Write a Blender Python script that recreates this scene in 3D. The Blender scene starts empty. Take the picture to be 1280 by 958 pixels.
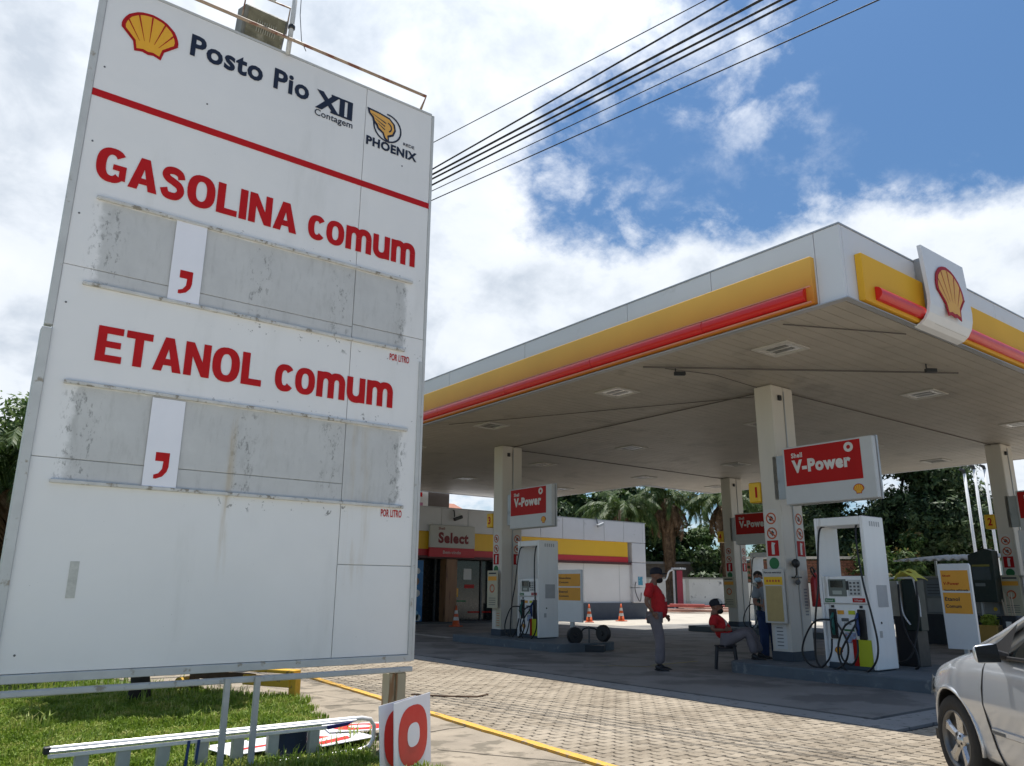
import bpy, bmesh, math, random
import numpy as np
from mathutils import Vector, Matrix, noise
random.seed(7); rng = np.random.default_rng(7)
SC = bpy.context.scene
COL = SC.collection
R = math.radians

# ------------------------------------------------------------------ camera
cam_d = bpy.data.cameras.new("camera"); cam = bpy.data.objects.new("camera", cam_d); COL.objects.link(cam)
def cam_axes(pitch, roll, yaw):
    y, p, r = R(yaw), R(pitch), R(roll)
    F = Vector((math.cos(y)*math.cos(p), math.sin(y)*math.cos(p), math.sin(p)))
    R0 = Vector((math.sin(y), -math.cos(y), 0)); U0 = R0.cross(F)
    return R0*math.cos(r)+U0*math.sin(r), -R0*math.sin(r)+U0*math.cos(r), F
cr, cu, cf = cam_axes(14.793, 0.452, 52.723)
cam.matrix_world = Matrix(((cr.x, cu.x, -cf.x, 0), (cr.y, cu.y, -cf.y, 0), (cr.z, cu.z, -cf.z, 1.40), (0, 0, 0, 1)))
cam_d.sensor_fit = 'HORIZONTAL'; cam_d.sensor_width = 36.0; cam_d.lens = 967.3/1280*36
cam_d.clip_start = 0.05; cam_d.clip_end = 2000
SC.camera = cam

# ------------------------------------------------------------------ light and sky
SUN = Vector((0.19, 0.16, 1.0)).normalized()          # towards the sun, nearly overhead
sun_el = math.asin(SUN.z); sun_az = math.atan2(SUN.x, SUN.y)
sd = bpy.data.lights.new("sun", 'SUN'); sd.energy = 4.2; sd.angle = R(0.5); sd.color = (1.0, 0.96, 0.89)
so = bpy.data.objects.new("sun", sd); COL.objects.link(so)
so.rotation_euler = SUN.to_track_quat('Z', 'Y').to_euler()
SC.view_settings.view_transform = 'Standard'; SC.view_settings.look = 'None'
SC.view_settings.exposure = 0.60; SC.view_settings.gamma = 1.0

world = bpy.data.worlds.new("World"); SC.world = world; world.use_nodes = True
def world_nodes():
    nt = world.node_tree; nt.nodes.clear(); N = nt.nodes; L = nt.links
    def mth(op, a, b=None, clamp=False):
        n = N.new('ShaderNodeMath'); n.operation = op; n.use_clamp = clamp
        for i, v in enumerate((a, b)):
            if v is None: continue
            if isinstance(v, (int, float)): n.inputs[i].default_value = v
            else: L.new(v, n.inputs[i])
        return n.outputs[0]
    tc = N.new('ShaderNodeTexCoord'); nrm = N.new('ShaderNodeVectorMath'); nrm.operation = 'NORMALIZE'
    L.new(tc.outputs['Generated'], nrm.inputs[0]); D = nrm.outputs[0]
    sky = N.new('ShaderNodeTexSky'); sky.sky_type = 'NISHITA'; sky.sun_disc = False
    sky.sun_elevation = sun_el; sky.sun_rotation = sun_az; sky.air_density = 1.0; sky.dust_density = 0.6; sky.ozone_density = 2.0
    # cloud plane coordinates: direction divided by its height above the horizon
    sep = N.new('ShaderNodeSeparateXYZ'); L.new(D, sep.inputs[0])
    zz = mth('ADD', mth('MAXIMUM', sep.outputs[2], 0.0), 0.22)
    div = N.new('ShaderNodeCombineXYZ'); L.new(mth('DIVIDE', sep.outputs[0], zz), div.inputs[0]); L.new(mth('DIVIDE', sep.outputs[1], zz), div.inputs[1])
    mix0 = N.new('ShaderNodeVectorMath'); mix0.operation = 'MULTIPLY_ADD'; L.new(D, mix0.inputs[0]); mix0.inputs[1].default_value = (1.6, 1.6, 2.6); L.new(div.outputs[0], mix0.inputs[2])
    P = mix0.outputs[0]
    def nz(scale, detail, rough, dist=0.0, vec=P):
        n = N.new('ShaderNodeTexNoise'); n.inputs['Scale'].default_value = scale; n.inputs['Detail'].default_value = detail
        n.inputs['Roughness'].default_value = rough; n.inputs['Distortion'].default_value = dist; L.new(vec, n.inputs['Vector']); return n.outputs['Fac']
    n1 = nz(1.5, 12, 0.62, 0.15); n2 = nz(5.0, 10, 0.64, 0.1); n3 = nz(0.8, 5, 0.55); n4 = nz(2.6, 8, 0.58, 0.2)
    blobs = [  # direction, sharpness, weight: where the clouds and the blue gaps of that day stand
        ((0.065,0.851,0.52), 9, .45), ((0.243,0.761,0.601), 14, .45), ((0.458,0.639,0.618), 42, .36), ((0.082,0.956,0.282), 12, .4),
        ((0.554,0.763,0.30), 60, .40), ((0.525,0.60,0.604), 70, .16), ((0.686,0.437,0.582), 190, .62), ((0.734,0.422,0.532), 260, .50),
        ((0.64,0.515,0.57), 170, .22),
        ((0.662,0.668,0.341), 70, .38), ((0.734,0.544,0.385), 90, .62), ((0.801,0.424,0.385), 110, .95), ((0.868,0.326,0.34), 80, .95),
        ((0.899,0.279,0.29), 50, .70), ((0.60,0.70,0.38), 90, .15),
        ((0.812,0.284,0.53), 34, -.80), ((0.798,0.388,0.475), 110, -.60), ((0.682,0.559,0.485), 90, -.55), ((0.59,0.66,0.455), 90, -.62),
        ((0.745,0.46,0.485), 150, -.55), ((0.757,0.20,0.62), 30, -.45), ((0.599,0.597,0.535), 180, -.24), ((0.86,0.30,0.44), 160, -.30), ((0.74,0.50,0.45), 200, -.22)]
    acc = None
    for d, k, w in blobs:
        dn = Vector(d).normalized()
        dt = N.new('ShaderNodeVectorMath'); dt.operation = 'DOT_PRODUCT'; L.new(D, dt.inputs[0]); dt.inputs[1].default_value = dn
        e = mth('MULTIPLY', mth('EXPONENT', mth('MULTIPLY', mth('SUBTRACT', dt.outputs['Value'], 1.0), float(k))), w)
        acc = e if acc is None else mth('ADD', acc, e)
    dens = mth('ADD', acc, mth('ADD', mth('MULTIPLY', mth('SUBTRACT', n1, 0.5), 1.15), mth('MULTIPLY', mth('SUBTRACT', n2, 0.5), 0.85)))
    dens = mth('ADD', dens, 0.37)
    mr = N.new('ShaderNodeMapRange'); mr.interpolation_type = 'SMOOTHSTEP'; L.new(dens, mr.inputs[0])
    mr.inputs[1].default_value = 0.36; mr.inputs[2].default_value = 0.84
    veil = N.new('ShaderNodeMapRange'); veil.interpolation_type = 'SMOOTHSTEP'; L.new(nz(4.2, 12, 0.62, 0.15), veil.inputs[0]); veil.inputs[1].default_value = 0.46; veil.inputs[2].default_value = 0.72; veil.inputs[4].default_value = 0.75
    vg = N.new('ShaderNodeMapRange'); vg.interpolation_type = 'SMOOTHSTEP'; L.new(dens, vg.inputs[0]); vg.inputs[1].default_value = -0.25; vg.inputs[2].default_value = 0.45
    cov = mth('MAXIMUM', mr.outputs[0], mth('MULTIPLY', veil.outputs[0], vg.outputs[0]))
    # clouds: bright rims, greyer bodies
    body = mth('ADD', mth('MULTIPLY', mth('SUBTRACT', dens, 0.75), 0.35), mth('MULTIPLY', mth('SUBTRACT', n4, 0.5), 1.9), False)
    body = mth('ADD', body, mth('MULTIPLY', mth('SUBTRACT', n3, 0.42), 0.9))
    cr_ = N.new('ShaderNodeValToRGB'); L.new(mth('ADD', body, 0.30, True), cr_.inputs[0])
    el = cr_.color_ramp.elements; el[0].position = 0.05; el[0].color = (6.5, 6.75, 7.15, 1); el[1].position = 0.85; el[1].color = (4.1, 4.55, 5.15, 1)
    e2 = el.new(0.45); e2.color = (5.9, 6.25, 6.7, 1)
    tint = N.new('ShaderNodeMix'); tint.data_type = 'RGBA'; tint.blend_type = 'MULTIPLY'; tint.inputs[0].default_value = 1.0
    L.new(sky.outputs[0], tint.inputs[6]); tint.inputs[7].default_value = (0.44, 0.60, 0.70, 1)
    mx = N.new('ShaderNodeMix'); mx.data_type = 'RGBA'; L.new(mth('MULTIPLY', cov, 0.97), mx.inputs[0]); L.new(tint.outputs[2], mx.inputs[6]); L.new(cr_.outputs[0], mx.inputs[7])
    sdt = N.new('ShaderNodeVectorMath'); sdt.operation = 'DOT_PRODUCT'; L.new(D, sdt.inputs[0]); sdt.inputs[1].default_value = SUN
    glow = mth('ADD', 1.0, mth('MULTIPLY', mth('EXPONENT', mth('MULTIPLY', mth('SUBTRACT', sdt.outputs['Value'], 1.0), 7.0)), 0.8))
    gs = N.new('ShaderNodeVectorMath'); gs.operation = 'SCALE'; L.new(mx.outputs[2], gs.inputs[0]); L.new(glow, gs.inputs['Scale'])
    bg = N.new('ShaderNodeBackground'); L.new(gs.outputs[0], bg.inputs[0]); bg.inputs[1].default_value = 0.10
    out = N.new('ShaderNodeOutputWorld'); L.new(bg.outputs[0], out.inputs[0])
world_nodes()

# ------------------------------------------------------------------ helpers
OFF = {}
def off(o): return OFF.get(o.name, Vector((0, 0, 0))) if o else Vector((0, 0, 0))
class MB:
    def __init__(s): s.v = []; s.f = []; s.m = []
    def add(s, vs, fs, m=0):
        b = len(s.v); s.v += [Vector(v) for v in vs]; s.f += [tuple(i+b for i in f) for f in fs]; s.m += [m]*len(fs); return s
    def bx(s, x0, x1, y0, y1, z0, z1, m=0):
        return s.add([(x0,y0,z0),(x1,y0,z0),(x1,y1,z0),(x0,y1,z0),(x0,y0,z1),(x1,y0,z1),(x1,y1,z1),(x0,y1,z1)],
                     [(0,3,2,1),(4,5,6,7),(0,1,5,4),(1,2,6,5),(2,3,7,6),(3,0,4,7)], m)
    def ob(s, c, sx, sy, sz, mat, m=0):          # oriented box, mat 3x3
        vs = [Vector(c)+mat @ Vector((a*sx/2, b*sy/2, d*sz/2)) for d in (-1, 1) for a, b in ((-1,-1),(1,-1),(1,1),(-1,1))]
        return s.add(vs, [(0,3,2,1),(4,5,6,7),(0,1,5,4),(1,2,6,5),(2,3,7,6),(3,0,4,7)], m)
    def tube(s, pts, r, n=8, m=0, cap=True):
        pts = [Vector(p) for p in pts]; rs = r if isinstance(r, (list, tuple)) else [r]*len(pts)
        rings = []; up = None
        for i, p in enumerate(pts):
            t = (pts[min(i+1, len(pts)-1)]-pts[max(i-1, 0)])
            if t.length < 1e-9: t = Vector((0, 0, 1))
            t.normalize()
            if up is None: up = t.orthogonal().normalized()
            up = (up-t*up.dot(t))
            if up.length < 1e-6: up = t.orthogonal()
            up.normalize(); w = t.cross(up)
            rings.append([p+(up*math.cos(2*math.pi*k/n)+w*math.sin(2*math.pi*k/n))*rs[i] for k in range(n)])
        vs = [q for rg in rings for q in rg]; fs = []
        for i in range(len(pts)-1):
            for k in range(n): fs.append((i*n+k, i*n+(k+1) % n, (i+1)*n+(k+1) % n, (i+1)*n+k))
        if cap: fs.append(tuple(range(n-1, -1, -1))); fs.append(tuple((len(pts)-1)*n+k for k in range(n)))
        return s.add(vs, fs, m)
    def lathe(s, c, ax, prof, n=24, m=0):         # profile [(dist along axis, radius)]
        ax = Vector(ax).normalized(); u = ax.orthogonal().normalized(); w = ax.cross(u); c = Vector(c)
        vs = [c+ax*a+(u*math.cos(2*math.pi*k/n)+w*math.sin(2*math.pi*k/n))*max(r, 1e-4) for a, r in prof for k in range(n)]
        fs = [(i*n+k, i*n+(k+1) % n, (i+1)*n+(k+1) % n, (i+1)*n+k) for i in range(len(prof)-1) for k in range(n)]
        return s.add(vs, fs, m)
    def sph(s, c, rx, ry=None, rz=None, n=12, k=8, m=0, mat=None):
        ry = ry or rx; rz = rz or rx; vs = []; fs = []; c = Vector(c); mat = mat or Matrix.Identity(3)
        for i in range(k+1):
            t = math.pi*i/k
            for j in range(n):
                a = 2*math.pi*j/n; vs.append(c+mat @ Vector((rx*math.sin(t)*math.cos(a), ry*math.sin(t)*math.sin(a), rz*math.cos(t))))
        for i in range(k):
            for j in range(n): fs.append((i*n+j, (i+1)*n+j, (i+1)*n+(j+1) % n, i*n+(j+1) % n))
        return s.add(vs, fs, m)
    def prism(s, pts, o, ux, uy, depth, m=0):      # polygon in plane (o,ux,uy), pushed back along -n by depth
        o, ux, uy = Vector(o), Vector(ux), Vector(uy); nn = ux.cross(uy); n = len(pts)
        a = [o+ux*p[0]+uy*p[1] for p in pts]; b = [q-nn*depth for q in a]
        return s.add(a+b, [tuple(range(n)), tuple(range(2*n-1, n-1, -1))]+[(i, n+i, n+(i+1) % n, (i+1) % n) for i in range(n)], m)
    def build(s, name, mats, root=None, smooth=False, bevel=0, kind=None, segs=1):
        me = bpy.data.meshes.new(name); o0 = off(root)
        me.from_pydata([v-o0 for v in s.v], [], s.f)
        mats = mats if isinstance(mats, (list, tuple)) else [mats]
        for x in mats: me.materials.append(x)
        if len(mats) > 1: me.polygons.foreach_set('material_index', s.m)
        if smooth: me.polygons.foreach_set('use_smooth', [True]*len(me.polygons))
        me.update()
        o = bpy.data.objects.new(name, me); COL.objects.link(o)
        if root: o.parent = root
        OFF[o.name] = o0
        if bevel:
            b = o.modifiers.new('bevel', 'BEVEL'); b.width = bevel; b.segments = segs; b.limit_method = 'ANGLE'; b.angle_limit = R(40)
        if kind: o['kind'] = kind
        return o
def box(name, x0, x1, y0, y1, z0, z1, mat, root=None, bevel=0, kind=None):
    return MB().bx(min(x0,x1), max(x0,x1), min(y0,y1), max(y0,y1), min(z0,z1), max(z0,z1)).build(name, mat, root, bevel=bevel, kind=kind)
def tag(o, label, cat, group=None, kind=None):
    if label: o['label'] = label
    if cat: o['category'] = cat
    if group: o['group'] = group
    if kind: o['kind'] = kind
    return o
def thing(name, label, cat, loc=(0, 0, 0), group=None):
    o = bpy.data.objects.new(name, None); COL.objects.link(o); o.location = loc; o.empty_display_size = .2
    OFF[o.name] = Vector(loc); return tag(o, label, cat, group)
def copy_tree(o, parent=None):
    c = o.copy(); COL.objects.link(c); c.parent = parent
    for ch in list(o.children): copy_tree(ch, c)
    return c
def smooth_pts(P, k=5):
    P = [Vector(p) for p in P]; out = []
    for i in range(len(P)-1):
        a, b, c, d = P[max(i-1, 0)], P[i], P[i+1], P[min(i+2, len(P)-1)]
        for j in range(k):
            t = j/k; out.append(.5*((2*b)+(c-a)*t+(2*a-5*b+4*c-d)*t*t+(3*b-a-3*c+d)*t**3))
    return out+[P[-1]]
XU, YU, ZU = Vector((1, 0, 0)), Vector((0, 1, 0)), Vector((0, 0, 1))
_tc = {}
def text_mesh(s, bold):
    k = (s, bold)
    if k in _tc: return _tc[k]
    cu_ = bpy.data.curves.new('lettering', 'FONT'); cu_.body = s; cu_.size = 1; cu_.offset = bold; cu_.resolution_u = 3; cu_.space_character = 1.0+bold*2.2
    ob = bpy.data.objects.new('lettering', cu_); COL.objects.link(ob)
    dg = bpy.context.evaluated_depsgraph_get(); me = bpy.data.meshes.new_from_object(ob.evaluated_get(dg))
    V = [v.co.copy() for v in me.vertices]; F_ = [tuple(p.vertices) for p in me.polygons]
    bpy.data.objects.remove(ob); bpy.data.curves.remove(cu_); bpy.data.meshes.remove(me)
    xs = [v.x for v in V]; ys = [v.y for v in V]; b = (min(xs), max(xs), min(ys), max(ys))
    _tc[k] = (V, F_, b); return _tc[k]
def text(name, s, o, ux, uy, w, h, mat, root, bold=0.0):
    """flat printed lettering that fills the box w x h whose lower left corner is o"""
    V, F_, b = text_mesh(s, bold); o, ux, uy = Vector(o), Vector(ux), Vector(uy); mb = MB()
    mb.add([o+ux*((v.x-b[0])/(b[1]-b[0])*w)+uy*((v.y-b[2])/(b[3]-b[2])*h) for v in V], F_)
    return mb.build(name, mat, root)
def poly(name, pts, o, ux, uy, mat, root, depth=0.0):
    mb = MB(); o, ux, uy = Vector(o), Vector(ux), Vector(uy)
    if depth: mb.prism(pts, o, ux, uy, depth)
    else: mb.add([o+ux*p[0]+uy*p[1] for p in pts], [tuple(range(len(pts)))])
    return mb.build(name, mat, root)
def circ(r, n=20, cx=0, cy=0, ry=None): return [(cx+r*math.cos(2*math.pi*i/n), cy+(ry or r)*math.sin(2*math.pi*i/n)) for i in range(n)]
def ring(name, r0, r1, o, ux, uy, mat, root, n=24, a0=0, a1=2*math.pi, asp=1.0):
    o, ux, uy = Vector(o), Vector(ux), Vector(uy); vs = []; fs = []
    for i in range(n+1):
        a = a0+(a1-a0)*i/n
        for r in (r0, r1): vs.append(o+ux*(r*math.cos(a))+uy*(r*asp*math.sin(a)))
    for i in range(n): fs.append((2*i, 2*i+1, 2*i+3, 2*i+2))
    return MB().add(vs, fs).build(name, mat, root)

# ------------------------------------------------------------------ materials
def nodes_of(m):
    m.use_nodes = True; nt = m.node_tree; return nt, nt.nodes, nt.links, nt.nodes['Principled BSDF']
def M(name, col, rough=.5, var=.10, scale=4.0, bump=0.0, bscale=60.0, metal=0.0, col2=None, amt2=.0, scale2=9.0, coat=0.0, spec=.5, world_pos=False, streak=False):
    """plain paint/plastic/concrete with soft colour variation; col2 = patches of a second colour covering about amt2"""
    m = bpy.data.materials.new(name); nt, N, L, bs = nodes_of(m)
    bs.inputs['Roughness'].default_value = rough; bs.inputs['Metallic'].default_value = metal
    bs.inputs['Specular IOR Level'].default_value = spec; bs.inputs['Coat Weight'].default_value = coat
    if world_pos: src = N.new('ShaderNodeNewGeometry').outputs['Position']
    else: src = N.new('ShaderNodeTexCoord').outputs['Object']
    def nz(sc, det=5, st=False):
        n = N.new('ShaderNodeTexNoise'); n.inputs['Scale'].default_value = sc; n.inputs['Detail'].default_value = det; n.inputs['Roughness'].default_value = .6
        if st:
            mp = N.new('ShaderNodeMapping'); mp.inputs['Scale'].default_value = (1, 1, .12); L.new(src, mp.inputs[0]); L.new(mp.outputs[0], n.inputs[0])
        else: L.new(src, n.inputs[0])
        return n.outputs['Fac']
    a = N.new('ShaderNodeMapRange'); L.new(nz(scale, 6, streak), a.inputs[0]); a.inputs[1].default_value = .25; a.inputs[2].default_value = .75
    a.inputs[3].default_value = 1-var; a.inputs[4].default_value = 1+var
    vm = N.new('ShaderNodeVectorMath'); vm.operation = 'SCALE'; vm.inputs[0].default_value = col[:3]; L.new(a.outputs[0], vm.inputs['Scale'])
    c = vm.outputs[0]
    if col2:
        b = N.new('ShaderNodeMapRange'); b.interpolation_type = 'SMOOTHSTEP'; L.new(nz(scale2, 8, streak), b.inputs[0]); b.inputs[1].default_value = .66-amt2*.32; b.inputs[2].default_value = .76-amt2*.32
        mx = N.new('ShaderNodeMix'); mx.data_type = 'RGBA'; L.new(b.outputs[0], mx.inputs[0]); L.new(c, mx.inputs[6]); mx.inputs[7].default_value = (*col2, 1); c = mx.outputs[2]
    L.new(c, bs.inputs['Base Color'])
    rr = N.new('ShaderNodeMapRange'); L.new(nz(scale*2.3, 4), rr.inputs[0]); rr.inputs[3].default_value = max(rough-.12, .02); rr.inputs[4].default_value = min(rough+.12, 1); L.new(rr.outputs[0], bs.inputs['Roughness'])
    if bump:
        bp = N.new('ShaderNodeBump'); bp.inputs['Strength'].default_value = min(bump, 1); bp.inputs['Distance'].default_value = .01; L.new(nz(bscale, 6), bp.inputs['Height']); L.new(bp.outputs[0], bs.inputs['Normal'])
    return m
def leafmat(name, c1, c2, c3, scale=1.2, trans=.35):
    m = bpy.data.materials.new(name); nt, N, L, bs = nodes_of(m)
    src = N.new('ShaderNodeNewGeometry').outputs['Position']
    n = N.new('ShaderNodeTexNoise'); n.inputs['Scale'].default_value = scale; n.inputs['Detail'].default_value = 8; n.inputs['Roughness'].default_value = .75; L.new(src, n.inputs[0])
    r = N.new('ShaderNodeValToRGB'); L.new(n.outputs['Fac'], r.inputs[0]); e = r.color_ramp.elements
    e[0].position = .36; e[0].color = (*c1, 1); e[1].position = .66; e[1].color = (*c3, 1); k = e.new(.5); k.color = (*c2, 1)
    L.new(r.outputs[0], bs.inputs['Base Color']); bs.inputs['Roughness'].default_value = .55; bs.inputs['Specular IOR Level'].default_value = .3
    tr = N.new('ShaderNodeBsdfTranslucent'); L.new(r.outputs[0], tr.inputs[0]); ms = N.new('ShaderNodeMixShader'); ms.inputs[0].default_value = trans
    L.new(bs.outputs[0], ms.inputs[1]); L.new(tr.outputs[0], ms.inputs[2]); L.new(ms.outputs[0], N['Material Output'].inputs[0])
    return m
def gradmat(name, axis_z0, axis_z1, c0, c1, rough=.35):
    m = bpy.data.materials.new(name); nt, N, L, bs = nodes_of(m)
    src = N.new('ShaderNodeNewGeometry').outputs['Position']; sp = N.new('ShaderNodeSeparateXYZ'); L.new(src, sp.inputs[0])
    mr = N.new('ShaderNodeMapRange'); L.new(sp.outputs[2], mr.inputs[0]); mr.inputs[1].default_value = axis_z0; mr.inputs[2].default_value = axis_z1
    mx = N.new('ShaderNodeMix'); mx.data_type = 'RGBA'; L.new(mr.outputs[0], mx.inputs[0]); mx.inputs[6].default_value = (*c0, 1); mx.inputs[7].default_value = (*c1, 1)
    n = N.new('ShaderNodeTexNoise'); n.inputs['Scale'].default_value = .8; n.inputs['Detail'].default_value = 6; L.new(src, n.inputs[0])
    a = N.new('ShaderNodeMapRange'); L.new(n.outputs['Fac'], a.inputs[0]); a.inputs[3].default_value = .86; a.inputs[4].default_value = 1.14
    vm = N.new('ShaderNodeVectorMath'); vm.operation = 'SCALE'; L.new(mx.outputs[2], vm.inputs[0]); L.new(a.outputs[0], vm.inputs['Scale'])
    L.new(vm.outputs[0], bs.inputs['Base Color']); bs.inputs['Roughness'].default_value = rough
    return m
RED = M('red_paint', (.40, .006, .008), .5, .06, spec=.25); RED2 = M('sign_red', (.42, .008, .006), .5, .05, spec=.25)
REDL = M('letter_red', (.46, .010, .012), .6, .10, 6, spec=.2)
WHITE = M('white_paint', (.74, .75, .76), .4, .03); WHITE2 = M('white_enamel', (.68, .69, .70), .35, .04, coat=.2)
CARD = M('white_card', (.80, .80, .84), .45, .03)
YEL = M('yellow_plastic', (.80, .48, .015), .4, .05); YEL2 = M('pecten_yellow', (.80, .40, .02), .4, .06)
ORANGE = M('orange_print', (.75, .34, .03), .45, .05); BLACK = M('black_rubber', (.012, .012, .013), .5, .2, bump=.1)
DARK = M('dark_plastic', (.02, .022, .025), .45, .2); NAVY = M('navy_print', (.008, .012, .03), .45, .05)
COLM = M('column_paint', (.62, .58, .51), .55, .07, 2, col2=(.45, .41, .34), amt2=.1, scale2=5, streak=True)
CLAD = M('canopy_cladding', (.70, .71, .73), .45, .05, .5, col2=(.6, .6, .6), amt2=.15, scale2=1.2)
GREYM = M('grey_metal', (.42, .43, .44), .4, .08, metal=.4); DGREY = M('dark_grey', (.10, .105, .11), .5, .15)
ALU = M('aluminium', (.80, .80, .80), .35, .10, 9, metal=.25); ALU2 = M('dull_aluminium', (.46, .46, .44), .5, .15, 9, metal=.2)
RUST = M('rusty_pipe', (.33, .24, .17), .6, .25, 6, col2=(.20, .07, .04), amt2=.5, scale2=7)
GREEN = M('green_print', (.02, .16, .05), .5, .05); TEAL = M('teal_plastic', (.02, .14, .12), .4, .1); BLUE = M('blue_plastic', (.02, .05, .18), .4, .1)
LIME = M('lime_panel', (.52, .56, .02), .4, .06); CREAM = M('cream_card', (.50, .46, .33), .5, .06)
KRAFT = M('gold_insert', (.42, .32, .13), .5, .08, 8); GLASS = M('dark_glass', (.015, .018, .02), .08, .3, spec=.6)
SCREEN = M('lcd_grey', (.16, .18, .17), .2, .1); PAPER = M('paper', (.62, .62, .60), .6, .05)
# ------------------------------------------------------------------ ground
def sheet(name, pts, z, mat, th=.0, root=None, kind='structure'):
    vs = [(x, y, z) for x, y in pts]; n = len(pts); mb = MB()
    if th: mb.add(vs+[(x, y, z-th) for x, y in pts], [tuple(range(n)), tuple(range(2*n-1, n-1, -1))]+[(i, n+i, n+(i+1) % n, (i+1) % n) for i in range(n)])
    else: mb.add(vs, [tuple(range(n))])
    return mb.build(name, mat, root, kind=kind if root is None else None)
G_EARTH = M('dusty_ground', (.30, .26, .20), .95, .2, .6, bump=.4, bscale=12, col2=(.16, .15, .09), amt2=.5, scale2=.3, world_pos=True)
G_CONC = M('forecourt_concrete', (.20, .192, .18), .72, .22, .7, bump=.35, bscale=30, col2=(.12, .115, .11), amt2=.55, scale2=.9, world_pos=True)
G_BAND = M('drain_band_concrete', (.24, .235, .225), .8, .15, 1.5, bump=.3, bscale=30, col2=(.10, .098, .095), amt2=.3, world_pos=True)
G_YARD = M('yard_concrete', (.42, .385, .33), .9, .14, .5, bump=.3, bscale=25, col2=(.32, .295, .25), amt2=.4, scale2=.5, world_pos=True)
G_SIDE = M('sidewalk_concrete', (.28, .235, .18), .92, .25, 1.6, bump=.7, bscale=22, col2=(.16, .135, .10), amt2=.5, scale2=2.6, world_pos=True)
G_SOIL = M('verge_soil', (.07, .10, .025), 1, .35, 3, bump=.6, bscale=30, col2=(.14, .11, .05), amt2=.3, world_pos=True)
G_SAND = M('joint_sand', (.17, .145, .11), 1, .25, 5, bump=.4, world_pos=True)
G_ASPH = M('asphalt', (.07, .07, .07), .9, .15, 2, bump=.6, bscale=80, world_pos=True)
sheet('ground', [(-600, -600), (900, -600), (900, 900), (-600, 900)], -.06, G_EARTH)
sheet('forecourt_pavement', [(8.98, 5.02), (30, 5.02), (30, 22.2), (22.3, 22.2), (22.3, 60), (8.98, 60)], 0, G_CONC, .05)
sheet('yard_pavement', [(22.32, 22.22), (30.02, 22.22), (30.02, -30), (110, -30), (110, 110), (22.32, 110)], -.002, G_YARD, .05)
sheet('drain_band_pavement', [(8.44, 4.47), (30, 4.47), (30, 4.93), (8.88, 4.93), (8.88, 60), (8.44, 60)], 0, G_BAND, .05)
sheet('sidewalk', [(3.3, -12), (4.0, -12), (4.0, 0), (4.41, 0), (4.77, 4.4), (5.44, 12.5), (7.0, 32), (7.0, 60), (3.4, 60), (2.8, 14), (3.35, 11.9), (4.25, 10.2), (3.8, 8.2), (3.55, 6.3), (3.4, 3)], -.012, G_SIDE, .04)
sheet('grass_verge', [(-60, -12), (3.3, -12), (3.4, 3), (3.55, 6.3), (3.8, 8.2), (4.25, 10.2), (3.35, 11.9), (2.8, 14), (3.4, 60), (-60, 60)], -.02, G_SOIL)
sheet('added_bounce_pavement', [(-60, -12), (3.3, -12), (3.38, 2.5), (3.45, 4.2), (-60, 4.2)], -.012, M('bounce_concrete', (.58, .55, .50), .9, .1, 1.2, bump=.4, bscale=25, world_pos=True), .04)  # unseen pale concrete added around the camera to bounce sunlight onto the sign
road = sheet('road', [(-60, -30), (60, -30), (60, -12.2), (-60, -12.2)], -.05, G_ASPH)
sheet('drain_channel', [(8.36, 4.40), (30, 4.40), (30, 5.1), (9.05, 5.1), (9.05, 60), (8.36, 60)], -.028, M('drain_dark', (.02, .018, .016), .9), 0)
# steel grating edge laid in the outer drain slot
LINEW = M('worn_line_paint', (.42, .42, .40), .8, .2, 4, col2=(.10, .10, .10), amt2=.35, scale2=7, world_pos=True)
LINEY = M('worn_yellow_line', (.40, .34, .10), .8, .2, 4, col2=(.09, .09, .08), amt2=.4, scale2=7, world_pos=True)
def strip(name, p, q, w, mat, z=.004):
    p, q = Vector((*p, 0)), Vector((*q, 0)); d = (q-p).normalized(); s = Vector((-d.y, d.x, 0))*w/2
    o = MB().add([(*(p-s)[:2], z), (*(q-s)[:2], z), (*(q+s)[:2], z), (*(p+s)[:2], z)], [(0, 1, 2, 3)]).build(name, mat); o['kind'] = 'structure'; return o
strip('painted_line', (9.2, 12.2), (11.4, 10.7), .07, LINEW); strip('painted_line', (11.45, 10.65), (12.9, 10.75), .07, LINEY)
strip('painted_line', (12.6, 19.3), (12.9, 25.5), .35, LINEW); strip('painted_line', (14.5, 14.2), (15.2, 12.5), .10, LINEW)
strip('painted_line', (17.6, 18.8), (19.9, 16.6), .10, LINEW); strip('painted_line', (10.5, 11.3), (11.5, 10.2), .05, LINEY)

# the worn yellow kerb strip between sidewalk and pavers
def kx(y): return 4.80+.0815*(y-4.99)
KY = M('yellow_kerb_paint', (.60, .34, .05), .75, .12, 7, bump=.5, bscale=40, col2=(.30, .25, .18), amt2=.34, scale2=9, world_pos=True)
mb = MB(); ys = np.arange(-8, 13.1, .16); pv = None
for y in ys:
    j = rng.uniform(-.008, .008); k = rng.uniform(-.010, .010)
    cur = [(kx(y)-.05+j, y, -.02), (kx(y)-.048+j, y, .012), (kx(y)+.045+k, y, .014), (kx(y)+.048+k, y, -.02)]
    if pv: mb.add(pv+cur, [(i, i+1, i+5, i+4) for i in range(3)])
    pv = cur
mb.build('kerb', KY, kind='structure')

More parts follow.
